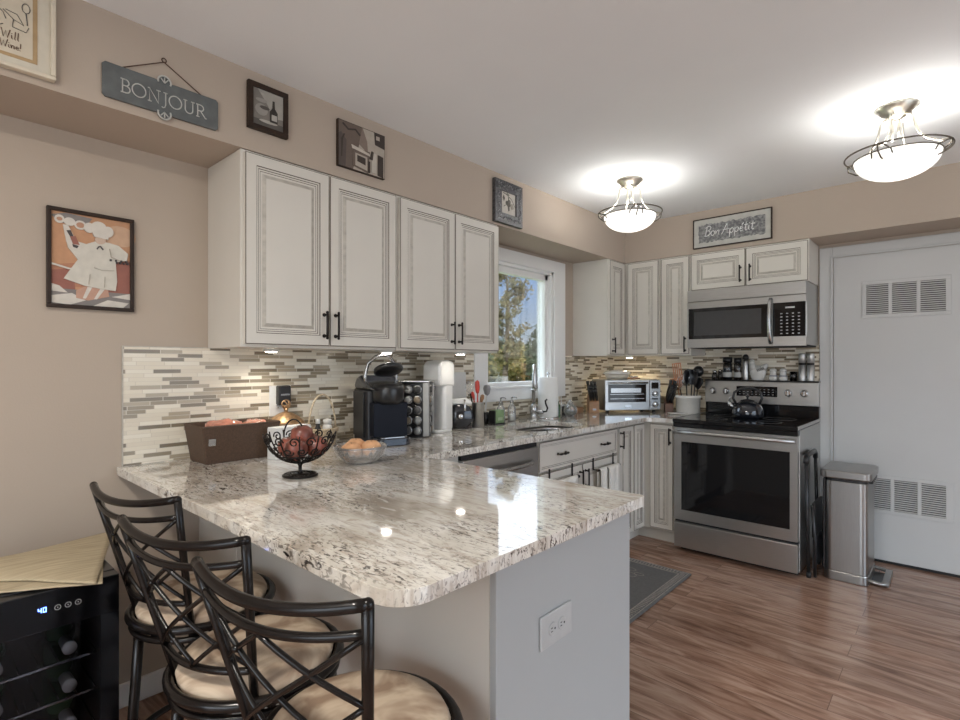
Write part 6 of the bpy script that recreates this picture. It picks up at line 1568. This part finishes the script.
# ------------------------------------------------------------------ outdoors
GZ = -0.35
o = B().box(-60, -0.16, -40, 60, GZ-0.3, GZ).obj('ground_lawn', M_grass); struct(o); o.name = 'ground'
def leaves(pts, size, mt, parent, name='foliage', seed=1):
    rnd = random.Random(seed); bm = bmesh.new()
    for p in pts:
        s = size*rnd.uniform(0.6, 1.3)
        a = Vector((rnd.gauss(0, 1), rnd.gauss(0, 1), rnd.gauss(0, 1))).normalized(); b_ = a.orthogonal().normalized(); c_ = a.cross(b_)
        th = rnd.uniform(0, 6.28); u = b_*math.cos(th)+c_*math.sin(th); v = a.cross(u)
        vs = [bm.verts.new(Vector(p)+q) for q in (-u*s, v*s*0.45+a*s*0.12, u*s, -v*s*0.45+a*s*0.12)]
        bm.faces.new(vs)
    me = bpy.data.meshes.new(name); bm.to_mesh(me); bm.free(); me.materials.append(mt)
    o = bpy.data.objects.new(name, me); COL.objects.link(o); o.parent = parent
    return o
def tree(label, x, y, h, cr, n, mt, seed, group=None, zb=0.25, size=0.10):
    rnd = random.Random(seed)
    c = thing('tree', label, 'tree', (x, y, GZ), 0, group)
    b = B(); top = Vector((rnd.uniform(-.2, .2), rnd.uniform(-.2, .2), h))
    def trunk(t): return Vector((0.12*math.sin(t*5+seed), 0.10*math.sin(t*4), 0))*t+top*t
    b.tube([trunk(i/10) for i in range(11)], 0.1, 8, rs=[0.13*(1-i/10)+0.012 for i in range(11)])
    c_tr = b.obj('trunk', M_bark, c)
    pts = []; b = B()
    for k in range(46):
        t = zb+(0.98-zb)*k/45; p0 = trunk(t)
        a = rnd.uniform(0, 2*PI); L = cr*(0.35+0.65*math.sin(PI*min(1, (t-zb)/(1-zb)*0.75+0.22)))*rnd.uniform(0.6, 1.15)
        d = Vector((math.cos(a), math.sin(a), rnd.uniform(0.25, 0.8))).normalized()
        mid = p0+d*L*0.5+Vector((0, 0, 0.06)); end = p0+d*L
        b.tube([p0, mid, end], 0.02, 5, rs=[0.030*(1-t)+0.010, 0.012, 0.004])
        m = int(n/46)
        for _ in range(m):
            s = rnd.uniform(0.25, 1.08)**0.8; q = p0+(end-p0)*s
            pts.append(q+Vector((rnd.gauss(0, 0.15), rnd.gauss(0, 0.15), rnd.gauss(0, 0.13)))*cr*0.55)
    b.obj('branches', M_bark, c)
    leaves(pts, size, mt, c, 'foliage', seed)
    return c
def shrub(label, x, y, rx, ry, h, n, mt, seed, size=0.09, group='shrubs outside the window'):
    rnd = random.Random(seed)
    c = thing('shrub', label, 'shrub', (x, y, GZ), 0, group)
    b = B(); b.ball((0, 0, h*0.46), 1.0, (rx*0.86, ry*0.86, h*0.46), 24, 16, lump=0.25); b.obj('inner_mass', mt, c)
    pts = []
    for _ in range(n):
        a = rnd.uniform(0, 2*PI); z = rnd.uniform(-0.9, 1); r = math.sqrt(max(0, 1-z*z)); q = Vector((math.cos(a)*r*rx, math.sin(a)*r*ry, h*0.5+z*h*0.5))
        q *= 1; q = q*(0.85+0.25*rnd.random())+Vector((0, 0, 0))
        pts.append(q+Vector((rnd.gauss(0, .06), rnd.gauss(0, .06), rnd.gauss(0, .06))))
    leaves(pts, size, mt, c, 'foliage', seed)
    b = B(); b.tube([(0, 0, 0), (0, 0, h*0.5)], 0.06, 6); b.obj('stem', M_bark, c)
def away(t, sd):
    # ground point t metres out along the view through the kitchen window and sd metres to the side
    return (2.354-math.sin(YAW)*t+math.cos(YAW)*sd, -4.348+math.cos(YAW)*t+math.sin(YAW)*sd)
tree('slender autumn-leaved tree seen in the middle of the kitchen window', *away(20.5, 0.95), 5.9, 1.05, 2900, M_leaf, 5, size=0.085)
tree('taller leafy tree further left beyond the kitchen window', *away(21.0, -3.2), 6.6, 1.7, 4200, M_leaf, 11)
shrub('tall dark evergreen at the right edge of the kitchen window', *away(20.5, 3.0), 1.15, 1.15, 3.25, 4600, M_leaf2, 3, 0.09)
LBS = ['far left beyond the window', 'low in the left of the window', 'low in the middle of the window', 'right of the evergreen']
for i, sd in enumerate((-5.2, -1.35, 2.5, 6.4)):
    shrub('rounded yellow-green shrub '+LBS[i], *away(25.5 if i % 2 else 29.8, sd), 1.7, 1.7, 2.55+0.12*(i % 2), 5200, M_leaf3, 20+i, 0.095)
for i, sd in enumerate((-4.4, 1.2, 6.6)):
    shrub('tall bushy shrub in the back row, '+['left', 'middle', 'right'][i]+' one beyond the window', *away(35.5+3.0*(i % 2), sd), 2.6, 2.4, 3.3, 4600, [M_leaf, M_leaf2, M_leaf][i], 30+i, 0.13)
